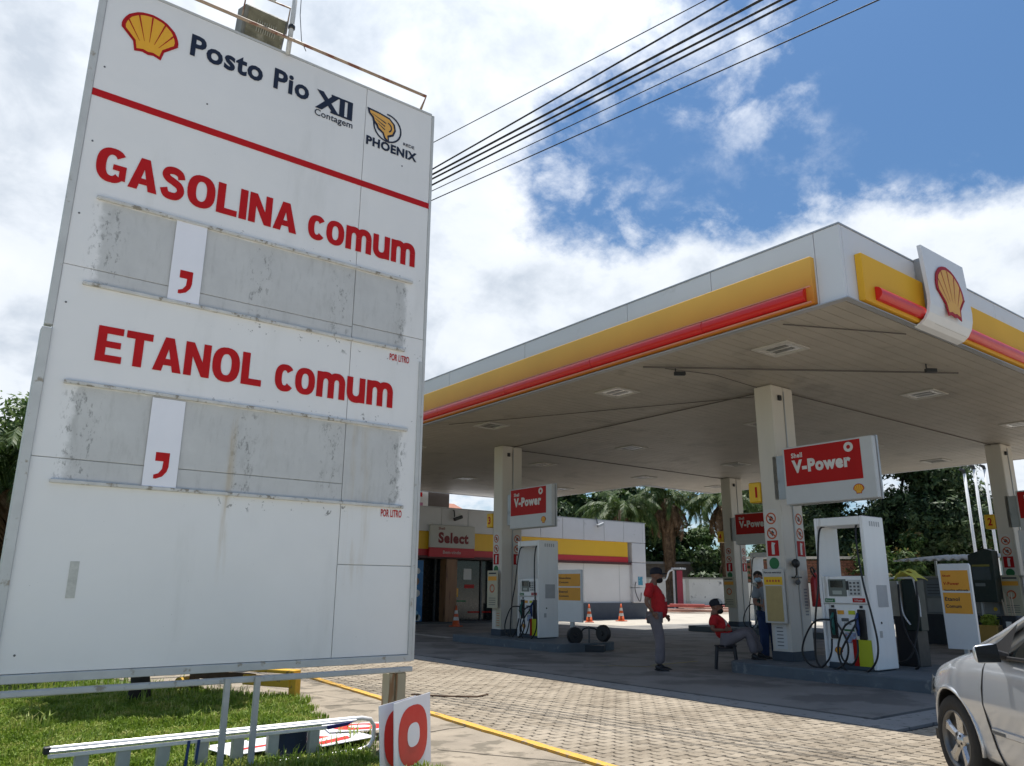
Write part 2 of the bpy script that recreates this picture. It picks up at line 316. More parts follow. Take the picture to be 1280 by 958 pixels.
# interlocking pavers: zigzag sided blocks in running bond
PAVM = bpy.data.materials.new('paver_concrete')
def mk_paver_mat():
    nt, N, L, bs = nodes_of(PAVM); g = N.new('ShaderNodeNewGeometry'); oi = N.new('ShaderNodeObjectInfo')
    at = N.new('ShaderNodeAttribute'); at.attribute_name = 'tone'; at.attribute_type = 'GEOMETRY'
    def nz(s, d=6):
        n = N.new('ShaderNodeTexNoise'); n.inputs['Scale'].default_value = s; n.inputs['Detail'].default_value = d; n.inputs['Roughness'].default_value = .65; L.new(g.outputs['Position'], n.inputs[0]); return n.outputs['Fac']
    def mth(op, a, b):
        n = N.new('ShaderNodeMath'); n.operation = op
        for i, v in enumerate((a, b)):
            if isinstance(v, (int, float)): n.inputs[i].default_value = v
            else: L.new(v, n.inputs[i])
        return n.outputs[0]
    t = mth('ADD', mth('MULTIPLY', nz(.9), 1.1), mth('MULTIPLY', nz(30), .5)); t = mth('ADD', t, mth('MULTIPLY', mth('ADD', oi.outputs['Random'], at.outputs['Fac']), .26))
    r = N.new('ShaderNodeValToRGB'); L.new(mth('SUBTRACT', t, .43), r.inputs[0]); e = r.color_ramp.elements
    e[0].position = .2; e[0].color = (.17, .135, .095, 1); e[1].position = .8; e[1].color = (.35, .295, .225, 1); k = e.new(.5); k.color = (.27, .225, .168, 1)
    L.new(r.outputs[0], bs.inputs['Base Color']); bs.inputs['Roughness'].default_value = .9
    b = N.new('ShaderNodeBump'); b.inputs['Strength'].default_value = .5; b.inputs['Distance'].default_value = .006; L.new(nz(70, 4), b.inputs['Height']); L.new(b.outputs[0], bs.inputs['Normal'])
mk_paver_mat()
sheet('far_bounce_paving', [(15.0, -12), (60, -12), (60, 4.36), (15.0, 4.36)], -.003, PAVM)  # out-of-view paving, added so sunlit ground reflects onto the pump side
paving = sheet('block_paving', [(4.2, -12), (30, -12), (30, 4.36), (8.34, 4.36), (8.34, 60), (7.2, 60), (5.40, 12.5), (4.79, 4.4), (4.45, 0), (4.2, -3)], -.011, G_SAND)
PL, PW = .224, .112
def paver_geo():
    a, b, z = PL/2-.003, PW/2-.0022, .011
    top = [(-a+.012, -b+.004), (-a*.5, -b-.008), (0, -b+.010), (a*.5, -b-.008), (a-.002, -b+.004), (a-.020, 0), (a-.002, b-.004), (a*.5, b+.008), (0, b-.010), (-a*.5, b+.008), (-a+.012, b-.004), (-a-.004, 0)]
    n = len(top); vs = [(x*.965, y*.94, z) for x, y in top]+[(x, y, z-.006) for x, y in top]+[(x, y, -.03) for x, y in top]
    fs = [tuple(range(n))]+[(i+n*k, (i+1) % n+n*k, (i+1) % n+n*(k+1), i+n*(k+1)) for k in (0, 1) for i in range(n)]
    return vs, [f if i == 0 else f[::-1] for i, f in enumerate(fs)]
pvs, pfs = paver_geo()
places = []
row = 0; y = -1.0
while y < 26:
    row += 1; x = 4.3+(PL/2 if row % 2 else 0)
    xmax = 8.45 if y > 4.32 else 15.0
    while x < xmax:
        l_, r_ = x-PL/2, x+PL/2; lo = kx(y)-.03; hi = 8.345 if y+PW/2 > 4.37 else 99
        if l_ > lo and r_ < hi+.002: places.append((x, y, 1.0))
        elif l_ <= lo and r_-lo > .05 and r_ < hi: places.append(((lo+r_)/2, y, (r_-lo)/PL))
        elif r_ >= hi and hi-l_ > .05: places.append(((l_+hi)/2, y, (hi-l_)/PL))
        x += PL
    y += PW
from bpy_extras.object_utils import world_to_camera_view as w2c
vis = []
bpy.context.view_layer.update()
for i, (x, y, sc_) in enumerate(places):
    c = w2c(SC, cam, Vector((x, y, 0)))
    if c.z > 0 and 0 < c.x < .92 and .003 < c.y < 1: vis.append((c.z, i))
vis.sort(); near = set(i for _, i in vis[:300])
pmesh = bpy.data.meshes.new('paver'); pmesh.from_pydata(pvs, [], pfs); pmesh.materials.append(PAVM)
av, af, tone = [], [], []
for i, (x, y, sc_) in enumerate(places):
    dz = rng.uniform(-.0025, .0025); rz = rng.normal(0, .015)
    if i in near:
        o = bpy.data.objects.new('paver', pmesh); COL.objects.link(o); o.parent = paving; o.location = (x, y, dz); o.rotation_euler = (rng.normal(0, .012), rng.normal(0, .01), rz); o.scale = (sc_, 1, 1)
    else:
        b = len(av); c, s = math.cos(rz), math.sin(rz)
        av += [(x+u*sc_*c-v*s, y+u*sc_*s+v*c, w+dz) for u, v, w in pvs]; af += [tuple(k+b for k in f) for f in pfs]; tone += [rng.uniform(0, 1)]*len(pfs)
me = bpy.data.meshes.new('pavers_far'); me.from_pydata(av, [], af); me.materials.append(PAVM)
at = me.attributes.new('tone', 'FLOAT', 'FACE'); at.data.foreach_set('value', tone)
o = bpy.data.objects.new('pavers_beyond', me); COL.objects.link(o); o.parent = paving; o['kind'] = 'stuff'

# cracks / joints across the sidewalk
CR = M('crack_dark', (.06, .05, .04), 1)
for a, b in (((4.05, 6.4), (4.75, 5.2)), ((3.95, 7.1), (4.98, 7.25)), ((4.3, 9.4), (5.2, 9.2)), ((3.9, 5.3), (4.6, 4.6))):
    p, q = Vector((*a, 0)), Vector((*b, 0)); pts = []
    for k in range(9):
        t = k/8; r_ = p.lerp(q, t)+Vector((rng.normal(0, .014), rng.normal(0, .014), 0)); pts.append(r_)
    mb = MB()
    for k in range(8):
        d = (pts[k+1]-pts[k]).normalized(); s = Vector((-d.y, d.x, 0))*.008
        mb.add([(*(pts[k]-s)[:2], -.008), (*(pts[k+1]-s)[:2], -.008), (*(pts[k+1]+s)[:2], -.008), (*(pts[k]+s)[:2], -.008)], [(0, 1, 2, 3)])
    o = mb.build('crack', CR); o['kind'] = 'structure'

# grass blades
def blades(name, n, xr, yr, inside, hmin, hmax, mat, seed):
    g = np.random.default_rng(seed); x = g.uniform(*xr, n); y = g.uniform(*yr, n)
    cl = np.array([noise.noise(Vector((a*1.3, b*1.3, seed))) for a, b in zip(x, y)])
    k = np.array([inside(a, b) for a, b in zip(x, y)]) & (cl > -.9); x, y, cl = x[k], y[k], cl[k]; n = len(x)
    h = g.uniform(hmin, hmax, n)*np.clip(1+.9*cl, .35, 2); w = g.uniform(.004, .009, n); a = g.uniform(0, 2*np.pi, n); ln = g.uniform(.15, 1.0, n)*h
    dx, dy = np.cos(a), np.sin(a); sx, sy = -dy*w, dx*w; V = np.zeros((n, 5, 3))
    V[:, 0] = np.stack([x-sx, y-sy, np.full(n, -.02)], 1); V[:, 1] = np.stack([x+sx, y+sy, np.full(n, -.02)], 1)
    V[:, 2] = np.stack([x+sx*.8+dx*ln*.3, y+sy*.8+dy*ln*.3, h*.62], 1); V[:, 3] = np.stack([x-sx*.8+dx*ln*.3, y-sy*.8+dy*ln*.3, h*.62], 1)
    V[:, 4] = np.stack([x+dx*ln, y+dy*ln, h*(1-.35*(ln/h)**2)], 1)
    b = np.arange(n)[:, None]*5; Q = (b+np.array([0, 1, 2, 3])).tolist(); T = (b+np.array([3, 2, 4])).tolist()
    me = bpy.data.meshes.new(name); me.from_pydata(V.reshape(-1, 3).tolist(), [], Q+T); me.materials.append(mat)
    o = bpy.data.objects.new(name, me); COL.objects.link(o); return o
def edge_x(y):
    pts = [(3, 3.4), (6.3, 3.55), (8.2, 3.8), (10.2, 4.25), (11.9, 3.35), (14, 2.8), (60, 3.4)]
    for (a, xa), (b, xb) in zip(pts, pts[1:]):
        if a <= y <= b: return xa+(xb-xa)*(y-a)/(b-a)
    return 3.4
GR = leafmat('grass_blade', (.07, .13, .012), (.19, .29, .03), (.44, .42, .13), 3.2, .4)
GR2 = leafmat('weed_blade', (.13, .22, .03), (.26, .36, .06), (.50, .46, .20), 6.0, .4)
def in_v(a, b): return a < edge_x(b)+noise.noise(Vector((a*3, b*3, 1)))*.30+noise.noise(Vector((a*11, b*11, 4)))*.16
tag(blades('grass', 80000, (-.6, 4.4), (5.3, 12.5), in_v, .02, .075, GR, 3), 'bright green tufted lawn grass below the price sign', 'grass', kind='stuff')
tag(blades('weeds', 5200, (-.6, 4.3), (5.9, 12.5), lambda a, b: in_v(a, b) and noise.noise(Vector((a*1.6, b*1.6, 7))) > .02, .07, .17, GR2, 9), 'scattered taller pale weeds and grass tufts in the lawn', 'weeds', kind='stuff')
tag(blades('tall_grass', 22000, (-3, 4.2), (12.0, 26), in_v, .05, .17, GR, 4), 'longer green grass growing behind the price sign', 'grass', kind='stuff')

# ------------------------------------------------------------------ the big price sign
SIGN = bpy.data.materials.new('weathered_sign_sheet')
def sign_mat():
    nt, N, L, bs = nodes_of(SIGN); g = N.new('ShaderNodeNewGeometry'); sp = N.new('ShaderNodeSeparateXYZ'); L.new(g.outputs['Position'], sp.inputs[0]); X, Z = sp.outputs[0], sp.outputs[2]
    def mth(op, a, b=0., clamp=False):
        n = N.new('ShaderNodeMath'); n.operation = op; n.use_clamp = clamp
        for i, v in enumerate((a, b)):
            if isinstance(v, (int, float)): n.inputs[i].default_value = v
            else: L.new(v, n.inputs[i])
        return n.outputs[0]
    def nz(s, det=6, sc=(1, 1, 1), rough=.6, w=0.0):
        mp = N.new('ShaderNodeMapping'); mp.inputs['Scale'].default_value = sc; mp.inputs['Location'].default_value = (w, w, w); L.new(g.outputs['Position'], mp.inputs[0])
        n = N.new('ShaderNodeTexNoise'); n.inputs['Scale'].default_value = s; n.inputs['Detail'].default_value = det; n.inputs['Roughness'].default_value = rough; L.new(mp.outputs[0], n.inputs[0]); return n.outputs['Fac']
    def band(v, lo, hi, soft):     # 1 inside lo..hi
        a = N.new('ShaderNodeMapRange'); a.interpolation_type = 'SMOOTHSTEP'; L.new(v, a.inputs[0]); a.inputs[1].default_value = lo-soft; a.inputs[2].default_value = lo+soft
        b = N.new('ShaderNodeMapRange'); b.interpolation_type = 'SMOOTHSTEP'; L.new(v, b.inputs[0]); b.inputs[1].default_value = hi-soft; b.inputs[2].default_value = hi+soft
        return mth('MULTIPLY', a.outputs[0], mth('SUBTRACT', 1.0, b.outputs[0]))
    def thr(v, lo, hi):
        a = N.new('ShaderNodeMapRange'); a.interpolation_type = 'SMOOTHSTEP'; L.new(v, a.inputs[0]); a.inputs[1].default_value = lo; a.inputs[2].default_value = hi; return a.outputs[0]
    jx = mth('ADD', X, mth('MULTIPLY', mth('SUBTRACT', nz(9, 6, w=3), .5), .16)); jz = mth('ADD', Z, mth('MULTIPLY', mth('SUBTRACT', nz(7, 4), .5), .03))
    bare = mth('MULTIPLY', band(jx, .82, 3.62, .03), mth('ADD', band(jz, 3.69, 4.40, .008), band(jz, 2.13, 2.86, .008)))
    def mixc(f, a, b):
        m = N.new('ShaderNodeMix'); m.data_type = 'RGBA'
        L.new(f, m.inputs[0]) if not isinstance(f, float) else None
        for i, v in ((6, a), (7, b)):
            if isinstance(v, tuple): m.inputs[i].default_value = (*v, 1)
            else: L.new(v, m.inputs[i])
        return m.outputs[2]
    base = mixc(nz(1.1, 7), (.70, .70, .69), (.83, .82, .80))
    base = mixc(mth('MULTIPLY', thr(nz(2.2, 7, (1, 1, .2), w=7), .55, .75), .35), base, (.52, .52, .49))
    barec = mixc(nz(3.2, 9, rough=.7), (.44, .44, .43), (.64, .64, .62))
    barec = mixc(mth('MULTIPLY', thr(nz(14, 8, (1, 1, .22), .7), .5, .72), .40), barec, (.36, .36, .34))
    c = mixc(bare, base, barec)
    # glue and paint torn off near the ends and joints of the slots, and along the rails
    colb = mth('ADD', mth('ADD', band(X, .76, 1.0, .05), band(X, 2.03, 2.22, .05)), mth('ADD', band(X, 2.82, 3.0, .05), band(X, 3.50, 3.68, .04)))
    zb = mth('ADD', band(Z, 3.70, 4.36, .03), band(Z, 2.15, 2.83, .03))
    scab = mth('MULTIPLY', mth('MULTIPLY', colb, zb), thr(nz(19, 8, (1.3, 1, .6), .75, w=2), .53, .62))
    rb = mth('MULTIPLY', mth('ADD', band(Z, 4.42, 4.50, .02), mth('ADD', band(Z, 3.54, 3.66, .03), mth('ADD', band(Z, 2.88, 2.98, .02), band(Z, 2.0, 2.1, .02)))), thr(nz(16, 5, rough=.65, w=9), .62, .66))
    low = mth('MULTIPLY', mth('MULTIPLY', rb, .75), thr(X, 1.5, 2.2))
    c = mixc(mth('ADD', mth('MULTIPLY', scab, .62), low, True), c, (.14, .14, .13))
    rust = mth('MULTIPLY', mth('ADD', band(X, 2.0, 2.06, .03), mth('ADD', band(X, 2.35, 2.39, .03), band(X, 3.1, 3.3, .12))), mth('MULTIPLY', band(Z, 1.5, 2.86, .25), thr(nz(4, 6, (3, 1, .3), w=4), .45, .75)))
    c = mixc(mth('MULTIPLY', rust, .55), c, (.42, .30, .13))
    spots = thr(nz(38, 2, w=11), .76, .79); c = mixc(mth('MULTIPLY', spots, .6), c, (.2, .18, .16))
    L.new(c, bs.inputs['Base Color']); bs.inputs['Roughness'].default_value = .42; bs.inputs['Specular IOR Level'].default_value = .35
    bp = N.new('ShaderNodeBump'); bp.inputs['Strength'].default_value = .5; bp.inputs['Distance'].default_value = .03; L.new(nz(1.3, 3), bp.inputs['Height']); L.new(bp.outputs[0], bs.inputs['Normal'])
sign_mat()
SY = 6.55; sg = thing('price_sign', 'huge weathered white fuel price totem with empty price slots, standing on grass', 'price sign', (2.22, SY, 0))
FR = M('sign_frame_paint', (.50, .51, .50), .5, .10, 5, col2=(.30, .27, .22), amt2=.18, scale2=11)
for i, (x0, x1, z0, z1) in enumerate([(.60, 3.047, .80, 2.298), (.60, 3.047, 2.303, 3.807), (.60, 3.047, 3.812, 6.44), (3.053, 3.84, .80, 1.582), (3.053, 3.84, 1.588, 3.835), (3.053, 3.84, 3.841, 6.44)]):
    box('sheet', x0, x1, SY, SY+.012, z0, z1, SIGN, sg, bevel=.002)
box('core', .60, 3.84, SY+.014, SY+.06, .79, 6.43, FR, sg)
mb = MB()
mb.bx(.545, .598, SY-.012, SY+.075, 3.3, 6.45); mb.bx(.530, .598, SY-.03, SY+.08, .70, 3.27)
mb.build('edge_trim', FR, sg, bevel=.004)
box('edge_trim', 3.842, 3.872, SY-.008, SY+.075, .74, 6.45, FR, sg, bevel=.004)
box('edge_trim', 3.80, 3.838, SY-.014, SY-.002, .78, 3.6, FR, sg, bevel=.003)
box('edge_trim', .60, 3.84, SY-.016, SY+.05, .735, .795, FR, sg, bevel=.004)
box('edge_trim', .60, 3.84, SY-.004, SY+.075, 6.442, 6.465, FR, sg)
tb = MB(); tb.bx(.64, 3.86, SY-.012, SY+.045, .645, .69); tb.build('lower_tube', FR, sg, bevel=.008)
for z0, x0, x1 in ((4.405, .755, 3.68), (3.665, .75, 3.62), (2.865, .73, 3.69), (2.115, .74, 3.68)):
    r_ = box('slot_rail', x0, x1, SY-.030, SY-.001, z0, z0+.028, M('slot_rail_paint', (.56, .55, .52), .5, .15, 9, col2=(.25, .22, .17), amt2=.35, scale2=16), sg, bevel=.004)
box('stripe', .60, 3.846, SY-.0045, SY-.002, 5.31, 5.375, REDL, sg)
NV = NAVY; TY = SY-.005
def _strip(P, w):          # thick stroke along a centre line, one quad per step
    P = [Vector((*p, 0)) for p in P]; P = smooth_pts(P, 4); out = []; n = len(P)
    for i, p in enumerate(P):
        d = (P[min(i+1, n-1)]-P[max(i-1, 0)]).normalized(); s = Vector((-d.y, d.x, 0))*w/2; out.append((p-s, p+s))
    return [[(a.x, a.y), (c.x, c.y), (d.x, d.y), (b.x, b.y)] for (a, b), (c, d) in zip(out, out[1:])]
def _ring(cx, cy, rx, ry, wx, wy, a0=0, a1=360, n=28):
    q = []
    for i in range(n+1):
        a = R(a0+(a1-a0)*i/n); c, s = math.cos(a), math.sin(a); c = math.copysign(abs(c)**.84, c); s = math.copysign(abs(s)**.84, s); q.append(((cx+rx*c, cy+ry*s), (cx+(rx-wx)*c, cy+(ry-wy)*s)))
    return [[a, c, d, b] for (a, b), (c, d) in zip(q, q[1:])]
def _rc(x0, x1, y0, y1): return [(x0, y0), (x1, y0), (x1, y1), (x0, y1)]
GLY = {
 'G': (.92, [_ring(.46, .5, .46, .53, .29, .205, 40, 316), [_rc(.50, .70, .38, .55)], [[(.70, .10), (.90, .10), (.90, .55), (.70, .55)]]]),
 'A': (.90, [[[(0, 0), (.28, 0), (.45, .66), (.45, 1), (.31, 1)], [(.90, 0), (.62, 0), (.45, .66), (.45, 1), (.59, 1)], [(.327, .18), (.573, .18), (.524, .37), (.376, .37)]]]),
 'S': (.80, [_strip([(.66, .68), (.60, .83), (.42, .905), (.22, .87), (.145, .745), (.22, .63), (.42, .545), (.60, .45), (.665, .29), (.57, .13), (.39, .085), (.20, .13), (.12, .30)], .235)]),
 'O': (.94, [_ring(.47, .5, .47, .53, .29, .205)]),
 'L': (.72, [[[(0, 0), (.72, 0), (.72, .20), (.27, .20), (.27, 1), (0, 1)]]]),
 'I': (.27, [[_rc(0, .27, 0, 1)]]),
 'N': (.84, [[[(0, 0), (.25, 0), (.25, .58), (.58, 0), (.84, 0), (.84, 1), (.59, 1), (.59, .44), (.27, 1), (0, 1)]]]),
 'E': (.76, [[[(0, 0), (.76, 0), (.76, .20), (.27, .20), (.27, .41), (.70, .41), (.70, .59), (.27, .59), (.27, .80), (.74, .80), (.74, 1), (0, 1)]]]),
 'T': (.80, [[[(.265, 0), (.535, 0), (.535, .79), (.80, .79), (.80, 1), (0, 1), (0, .79), (.265, .79)]]]),
 'c': (.66, [_ring(.35, .37, .35, .385, .245, .17, 38, 322)]),
 'o': (.74, [_ring(.37, .37, .37, .385, .24, .165)]),
 'm': (1.10, [[_rc(0, .24, 0, .745)], [_rc(.43, .67, 0, .42)], [_rc(.86, 1.10, 0, .42)], _ring(.335, .42, .335, .335, .24, .20, 0, 180), _ring(.765, .42, .335, .335, .24, .20, 0, 180)]),
 'u': (.74, [[_rc(0, .24, .33, .745)], _ring(.37, .33, .37, .345, .24, .20, 180, 360), [_rc(.50, .74, 0, .745)]]),
}
def heavy(s, o, w, h):
    """heavy grotesque lettering, each letter a part of the heading"""
    adv = 0; L_ = []
    for ch in s: L_.append(adv); adv += GLY[ch][0]+.07
    adv -= .07; top = 1.03 if s.isupper() else .755; bot = -.03 if s.isupper() else -.015; k = w/adv; q = h/(top-bot)
    for ch, x0 in zip(s, L_):
        mb = MB()
        for j, group in enumerate(GLY[ch][1]):
            for pg in group: mb.add([Vector(o)+XU*((x0+p[0])*k)+ZU*((p[1]-bot)*q)-YU*.0004*j for p in pg], [tuple(range(len(pg)))])
        mb.build('letter', REDL, sg)
text('lettering', 'Posto Pio', (1.30, TY, 6.02), XU, ZU, 1.13, .225, NV, sg, .030)
text('lettering', 'XII', (2.50, TY, 5.99), XU, ZU, .40, .21, NV, sg, .05)
for xx in (2.715, 2.845):
    for zz in (5.99, 6.181): box('serif', xx-.052, xx+.052, TY-.001, TY, zz, zz+.02, NV, sg)
text('lettering', 'Contagem', (2.50, TY, 5.885), XU, ZU, .41, .095, NV, sg, .012)
heavy('GASOLINA', (.71, TY, 4.58), 1.71, .31)
heavy('comum', (2.53, TY, 4.59), 1.17, .255)
heavy('ETANOL', (.91, TY, 3.07), 1.31, .305)
heavy('comum', (2.34, TY, 3.07), 1.18, .25)
text('lettering', 'POR LITRO', (3.465, TY, 3.555), XU, ZU, .22, .07, REDL, sg, .02)
text('lettering', 'POR LITRO', (3.455, TY, 2.03), XU, ZU, .22, .07, REDL, sg, .02)
def pecten(root, c, ux, uy, w, h, dep=0.0, body=RED, fill=YEL2, eps=.0025, name='shell_emblem'):
    c, ux, uy = Vector(c), Vector(ux), Vector(uy); n = ux.cross(uy)
    def outline(s):
        P = [(.235, -.47), (.275, -.27)]
        for i in range(0, 19):
            a = math.radians(-6+192*i/18); rr = .5*(1+.018*abs(math.sin(math.pi*i/18*7))); P.append((rr*math.cos(a), .0+rr*.93*math.sin(a)))
        P += [(-.275, -.27), (-.235, -.47), (-.1, -.43), (0, -.455), (.1, -.43)]
        return P
    P = outline(1); out = [(x*w, y*h) for x, y in P]
    inn = []
    for x, y in P:
        sx, sy = x*.86, (y-.0)*.86; inn.append((sx*w, (sy+.002)*h))
    e = poly(name, out, c, ux, uy, body, root, dep)
    poly('shell_face', inn, c+n*eps, ux, uy, fill, e)
    f0 = (0, -.50); mb = MB()
    for k in range(-3, 4):
        a = math.radians(90-k*15.5); d = Vector((math.cos(a), math.sin(a))); t0, t1 = .36, [.90, .88, .81, .69][abs(k)]
        s = Vector((-d.y, d.x)); p0 = Vector(f0)+d*t0*.9; p1 = Vector(f0)+d*t1
        q = [p0-s*.003, p1-s*.014, p1+s*.014, p0+s*.003]
        mb.add([c+n*eps*2+ux*(v.x*w)+uy*(v.y*h) for v in q], [(0, 1, 2, 3)])
    mb.build('shell_rib', body, e); return e
pecten(sg, (.965, TY, 6.06), XU, ZU, .46, .44)
# phoenix mark: open ring, folded wing, lettering
pc = Vector((3.305, TY, 6.075)); ring('mark_ring', .150, .168, pc, XU, ZU, NV, sg, 28, R(-215), R(95))
wing_o = [(-.245, .155), (-.10, .145), (.02, .125), (.085, .07), (.10, .0), (.075, -.07), (.02, -.105), (.03, -.175), (-.035, -.135), (-.055, -.085), (-.115, -.055), (-.135, -.015), (-.17, .01), (-.185, .055), (-.225, .09)]
wing_i = [(-.215, .132), (-.09, .125), (.015, .105), (.065, .06), (.078, .0), (.058, -.055), (.0, -.09), (.008, -.14), (-.02, -.12), (-.04, -.07), (-.10, -.035), (-.118, .003), (-.15, .028), (-.165, .07), (-.205, .10)]
w_ = poly('mark_wing', wing_o, pc-YU*.001, XU, ZU, NV, sg); poly('wing_face', wing_i, pc-YU*.002, XU, ZU, M('wing_yellow', (.75, .40, .08), .45), w_)
for (a, b) in (((-.19, .10), (-.02, .045)), ((-.15, .055), (-.03, .005)), ((-.115, .012), (-.03, -.035))):
    d = Vector((b[0]-a[0], b[1]-a[1])).normalized(); s = Vector((-d.y, d.x))*.007
    poly('feather_line', [(a[0]-s.x*.3, a[1]-s.y*.3), (b[0]-s.x, b[1]-s.y), (b[0]+s.x, b[1]+s.y), (a[0]+s.x*.3, a[1]+s.y*.3)], pc-YU*.003, XU, ZU, NV, w_)
ring('wing_curl', .045, .060, pc-YU*.003+XU*-.008+ZU*.005, XU, ZU, NV, w_, 14, R(-60), R(80))
text('lettering', 'PHOENIX', (3.07, TY, 5.80), XU, ZU, .60, .105, NV, sg, .045)
text('lettering', 'REDE', (3.50, TY, 5.945), XU, ZU, .135, .035, NV, sg, .02)
# stuck-on tape scrap and screw holes
box('tape', .955, 1.015, SY-.004, SY-.001, 1.30, 1.56, M('tape_residue', (.50, .50, .46), .6, .2, 20), sg)
for x, z in ((.70, .92), (.66, 4.9), (.66, 5.6), (.65, 4.25), (.66, 3.5), (3.5, 5.7), (1.5, 5.6)): MB().lathe((x, SY-.003, z), (0, 1, 0), [(0, 0), (0, .008), (.006, .009)], 8).build('screw', DGREY, sg)
# legs and posts
for x0 in (2.145, 2.385): box('leg', x0, x0+.045, SY-.05, SY-.014, -.04, .69, ALU2, sg, bevel=.003)
POST = M('post_paint', (.42, .36, .24), .6, .15, 6, col2=(.30, .16, .07), amt2=.35, scale2=9, streak=True)
mb = MB(); mb.bx(3.64, 3.70, SY+.02, SY+.16, -.05, .64); mb.bx(3.70, 3.80, SY+.0, SY+.16, -.05, .64); mb.tube([(3.79, SY+.03, -.05), (3.79, SY+.03, .64)], .022, 8); mb.build('post', POST, sg, bevel=.006)
mb = MB(); mb.bx(.56, .64, SY+.02, SY+.16, -.05, .7); mb.build('post', POST, sg, bevel=.006)
# rusty rail along the top and the floodlight hung from it
mb = MB(); mb.tube([(.62, SY-.02, 6.45), (.62, SY-.10, 6.53), (3.70, SY-.10, 6.575), (3.70, SY+.02, 6.46)], .016, 8); mb.build('top_rail', RUST, sg, smooth=True)
fl = thing('floodlight', 'old square floodlight with ribbed reflector hung above the price sign', 'floodlight', (1.95, SY+.05, 6.62))
TINT = M('floodlight_body', (.17, .165, .14), .6, .25, 8, bump=.3); LENS = M('floodlight_lens', (.16, .15, .10), .25, .35, 14, col2=(.30, .28, .20), amt2=.25)
mb = MB(); mb.add([(1.74, SY+.10, 6.50), (2.15, SY+.10, 6.50), (2.15, SY+.33, 6.62), (1.74, SY+.33, 6.62), (1.735, SY-.02, 6.80), (2.155, SY-.02, 6.80), (2.155, SY+.25, 6.92), (1.735, SY+.25, 6.92)], [(0, 3, 2, 1), (4, 5, 6, 7), (0, 1, 5, 4), (1, 2, 6, 5), (2, 3, 7, 6), (3, 0, 4, 7)])
mb.build('housing', TINT, fl, bevel=.012)
a_, b_ = Vector((1.77, SY+.085, 6.525)), Vector((1.77, SY-.022, 6.775)); up = (b_-a_).normalized(); nn = Vector((1, 0, 0)).cross(up)
MB().add([a_+nn*.002, a_+XU*.36+nn*.002, b_+XU*.36+nn*.002, b_+nn*.002], [(0, 1, 2, 3)]).build('lens', LENS, fl)
mb = MB()
for k in range(9):
    c = a_+XU*(.10+.022*k)+up*.13+nn*.006; mb.tube([c-up*.055, c+nn*.006, c+up*.055], .004, 5)
mb.build('reflector_rib', M('reflector', (.36, .35, .28), .35, .2), fl)
mb = MB(); mb.tube([(1.73, SY+.05, 6.70), (1.73, SY-.02, 6.93), (2.16, SY-.02, 6.96), (2.16, SY+.05, 6.70)], .010, 6); mb.build('bracket', RUST, fl)
PIPE = M('pipe_white_worn', (.55, .55, .53), .5, .15, 7, col2=(.35, .33, .3), amt2=.2)
lp = thing('lamp_mast', 'pale steel pipe mast rising above the price sign beside the floodlight', 'mast', (2.19, SY-.04, 6.4))
mb = MB(); mb.tube([(2.17, SY-.04, 6.42), (2.18, SY-.05, 6.75), (2.20, SY-.06, 7.6)], .024, 10); mb.build('pipe', PIPE, lp, smooth=True)
mb = MB(); mb.lathe((2.18, SY-.05, 6.70), (0, 0, 1), [(0, .026), (.01, .034), (.04, .034), (.05, .026)], 10); mb.build('collar', DARK, lp)
mb = MB(); mb.tube([(2.10, SY-.05, 7.35), (1.98, SY-.05, 6.93)], .018, 8); mb.build('side_arm', PIPE, lp, smooth=True)
mb = MB(); mb.tube([(2.24, SY-.05, 7.5), (2.25, SY-.06, 6.9), (2.28, SY-.08, 6.6), (2.33, SY-.09, 6.50)], .004, 5); mb.build('cable', DARK, lp)
# loose comma cards in the slots
for z, x0, nm in ((3.695, 1.372, 'first'), (2.14, 1.362, 'second')):
    t = thing('comma_card', {'first': 'white card with red comma in the upper slot, under the gasoline heading', 'second': 'white card with red comma in the lower slot, under the ethanol heading'}[nm], 'price card', (x0, SY-.02, z), 'comma cards in the price slots')
    box('card', x0, x0+.253, SY-.018, SY-.012, z, z+.71, CARD, t)
    hx, hz = x0+.075, z+.115
    poly('comma', [(0, .14), (0, .21), (.105, .21), (.105, .10), (.095, .06), (.065, .02), (.02, .0), (.0, .0), (.0, .03), (.035, .045), (.058, .08), (.062, .14)], (hx, SY-.0205, hz-.05), XU, ZU, REDL, t)
# ------------------------------------------------------------------ things on the grass by the sign
ld = thing('ladder', 'long aluminium ladder lying on its edge in the grass under the sign', 'ladder', (2.3, 6.66, 0))
LY = 6.72
mb = MB(); mb.tube([(1.02, LY, .262), (3.46, LY, .262), (3.545, LY, .245), (3.585, LY, .19), (3.585, LY, .08), (3.55, LY, .025), (3.46, LY, -.0), (3.05, LY, -.012), (1.02, LY, -.012)], .020, 10); mb.build('rail', ALU, ld, smooth=True)
MB().ob((2.21, LY-.005, .262), 2.38, .052, .020, Matrix.Rotation(R(38), 3, 'X')).build('rail', ALU, ld, bevel=.004)
box('rail', 1.02, 3.22, LY-.022, LY+.022, .205, .228, ALU, ld, bevel=.004)
for x in (1.24, 1.52, 1.80, 2.09, 2.37, 2.66, 3.02): box('rung', x-.045, x+.045, LY-.012, LY+.05, -.005, .22, ALU2, ld, bevel=.004)
MB().bx(.985, 1.03, LY-.025, LY+.025, .235, .285).build('end_cap', DARK, ld, bevel=.006)
PB = M('speckled_blue_sheet', (.006, .018, .055), .45, .3, 5, col2=(.25, .30, .36), amt2=.12, scale2=14)
tag(box('blue_board', 2.72, 2.985, 6.79, 6.805, -.02, .21, PB), 'small dark blue paint-flecked board behind the ladder rungs', 'board')
mb = MB()
for x in (1.955, 2.03): mb.ob((x+.01, LY-.03, .10), .022, .004, .26, Matrix.Rotation(.06, 3, 'Y'))
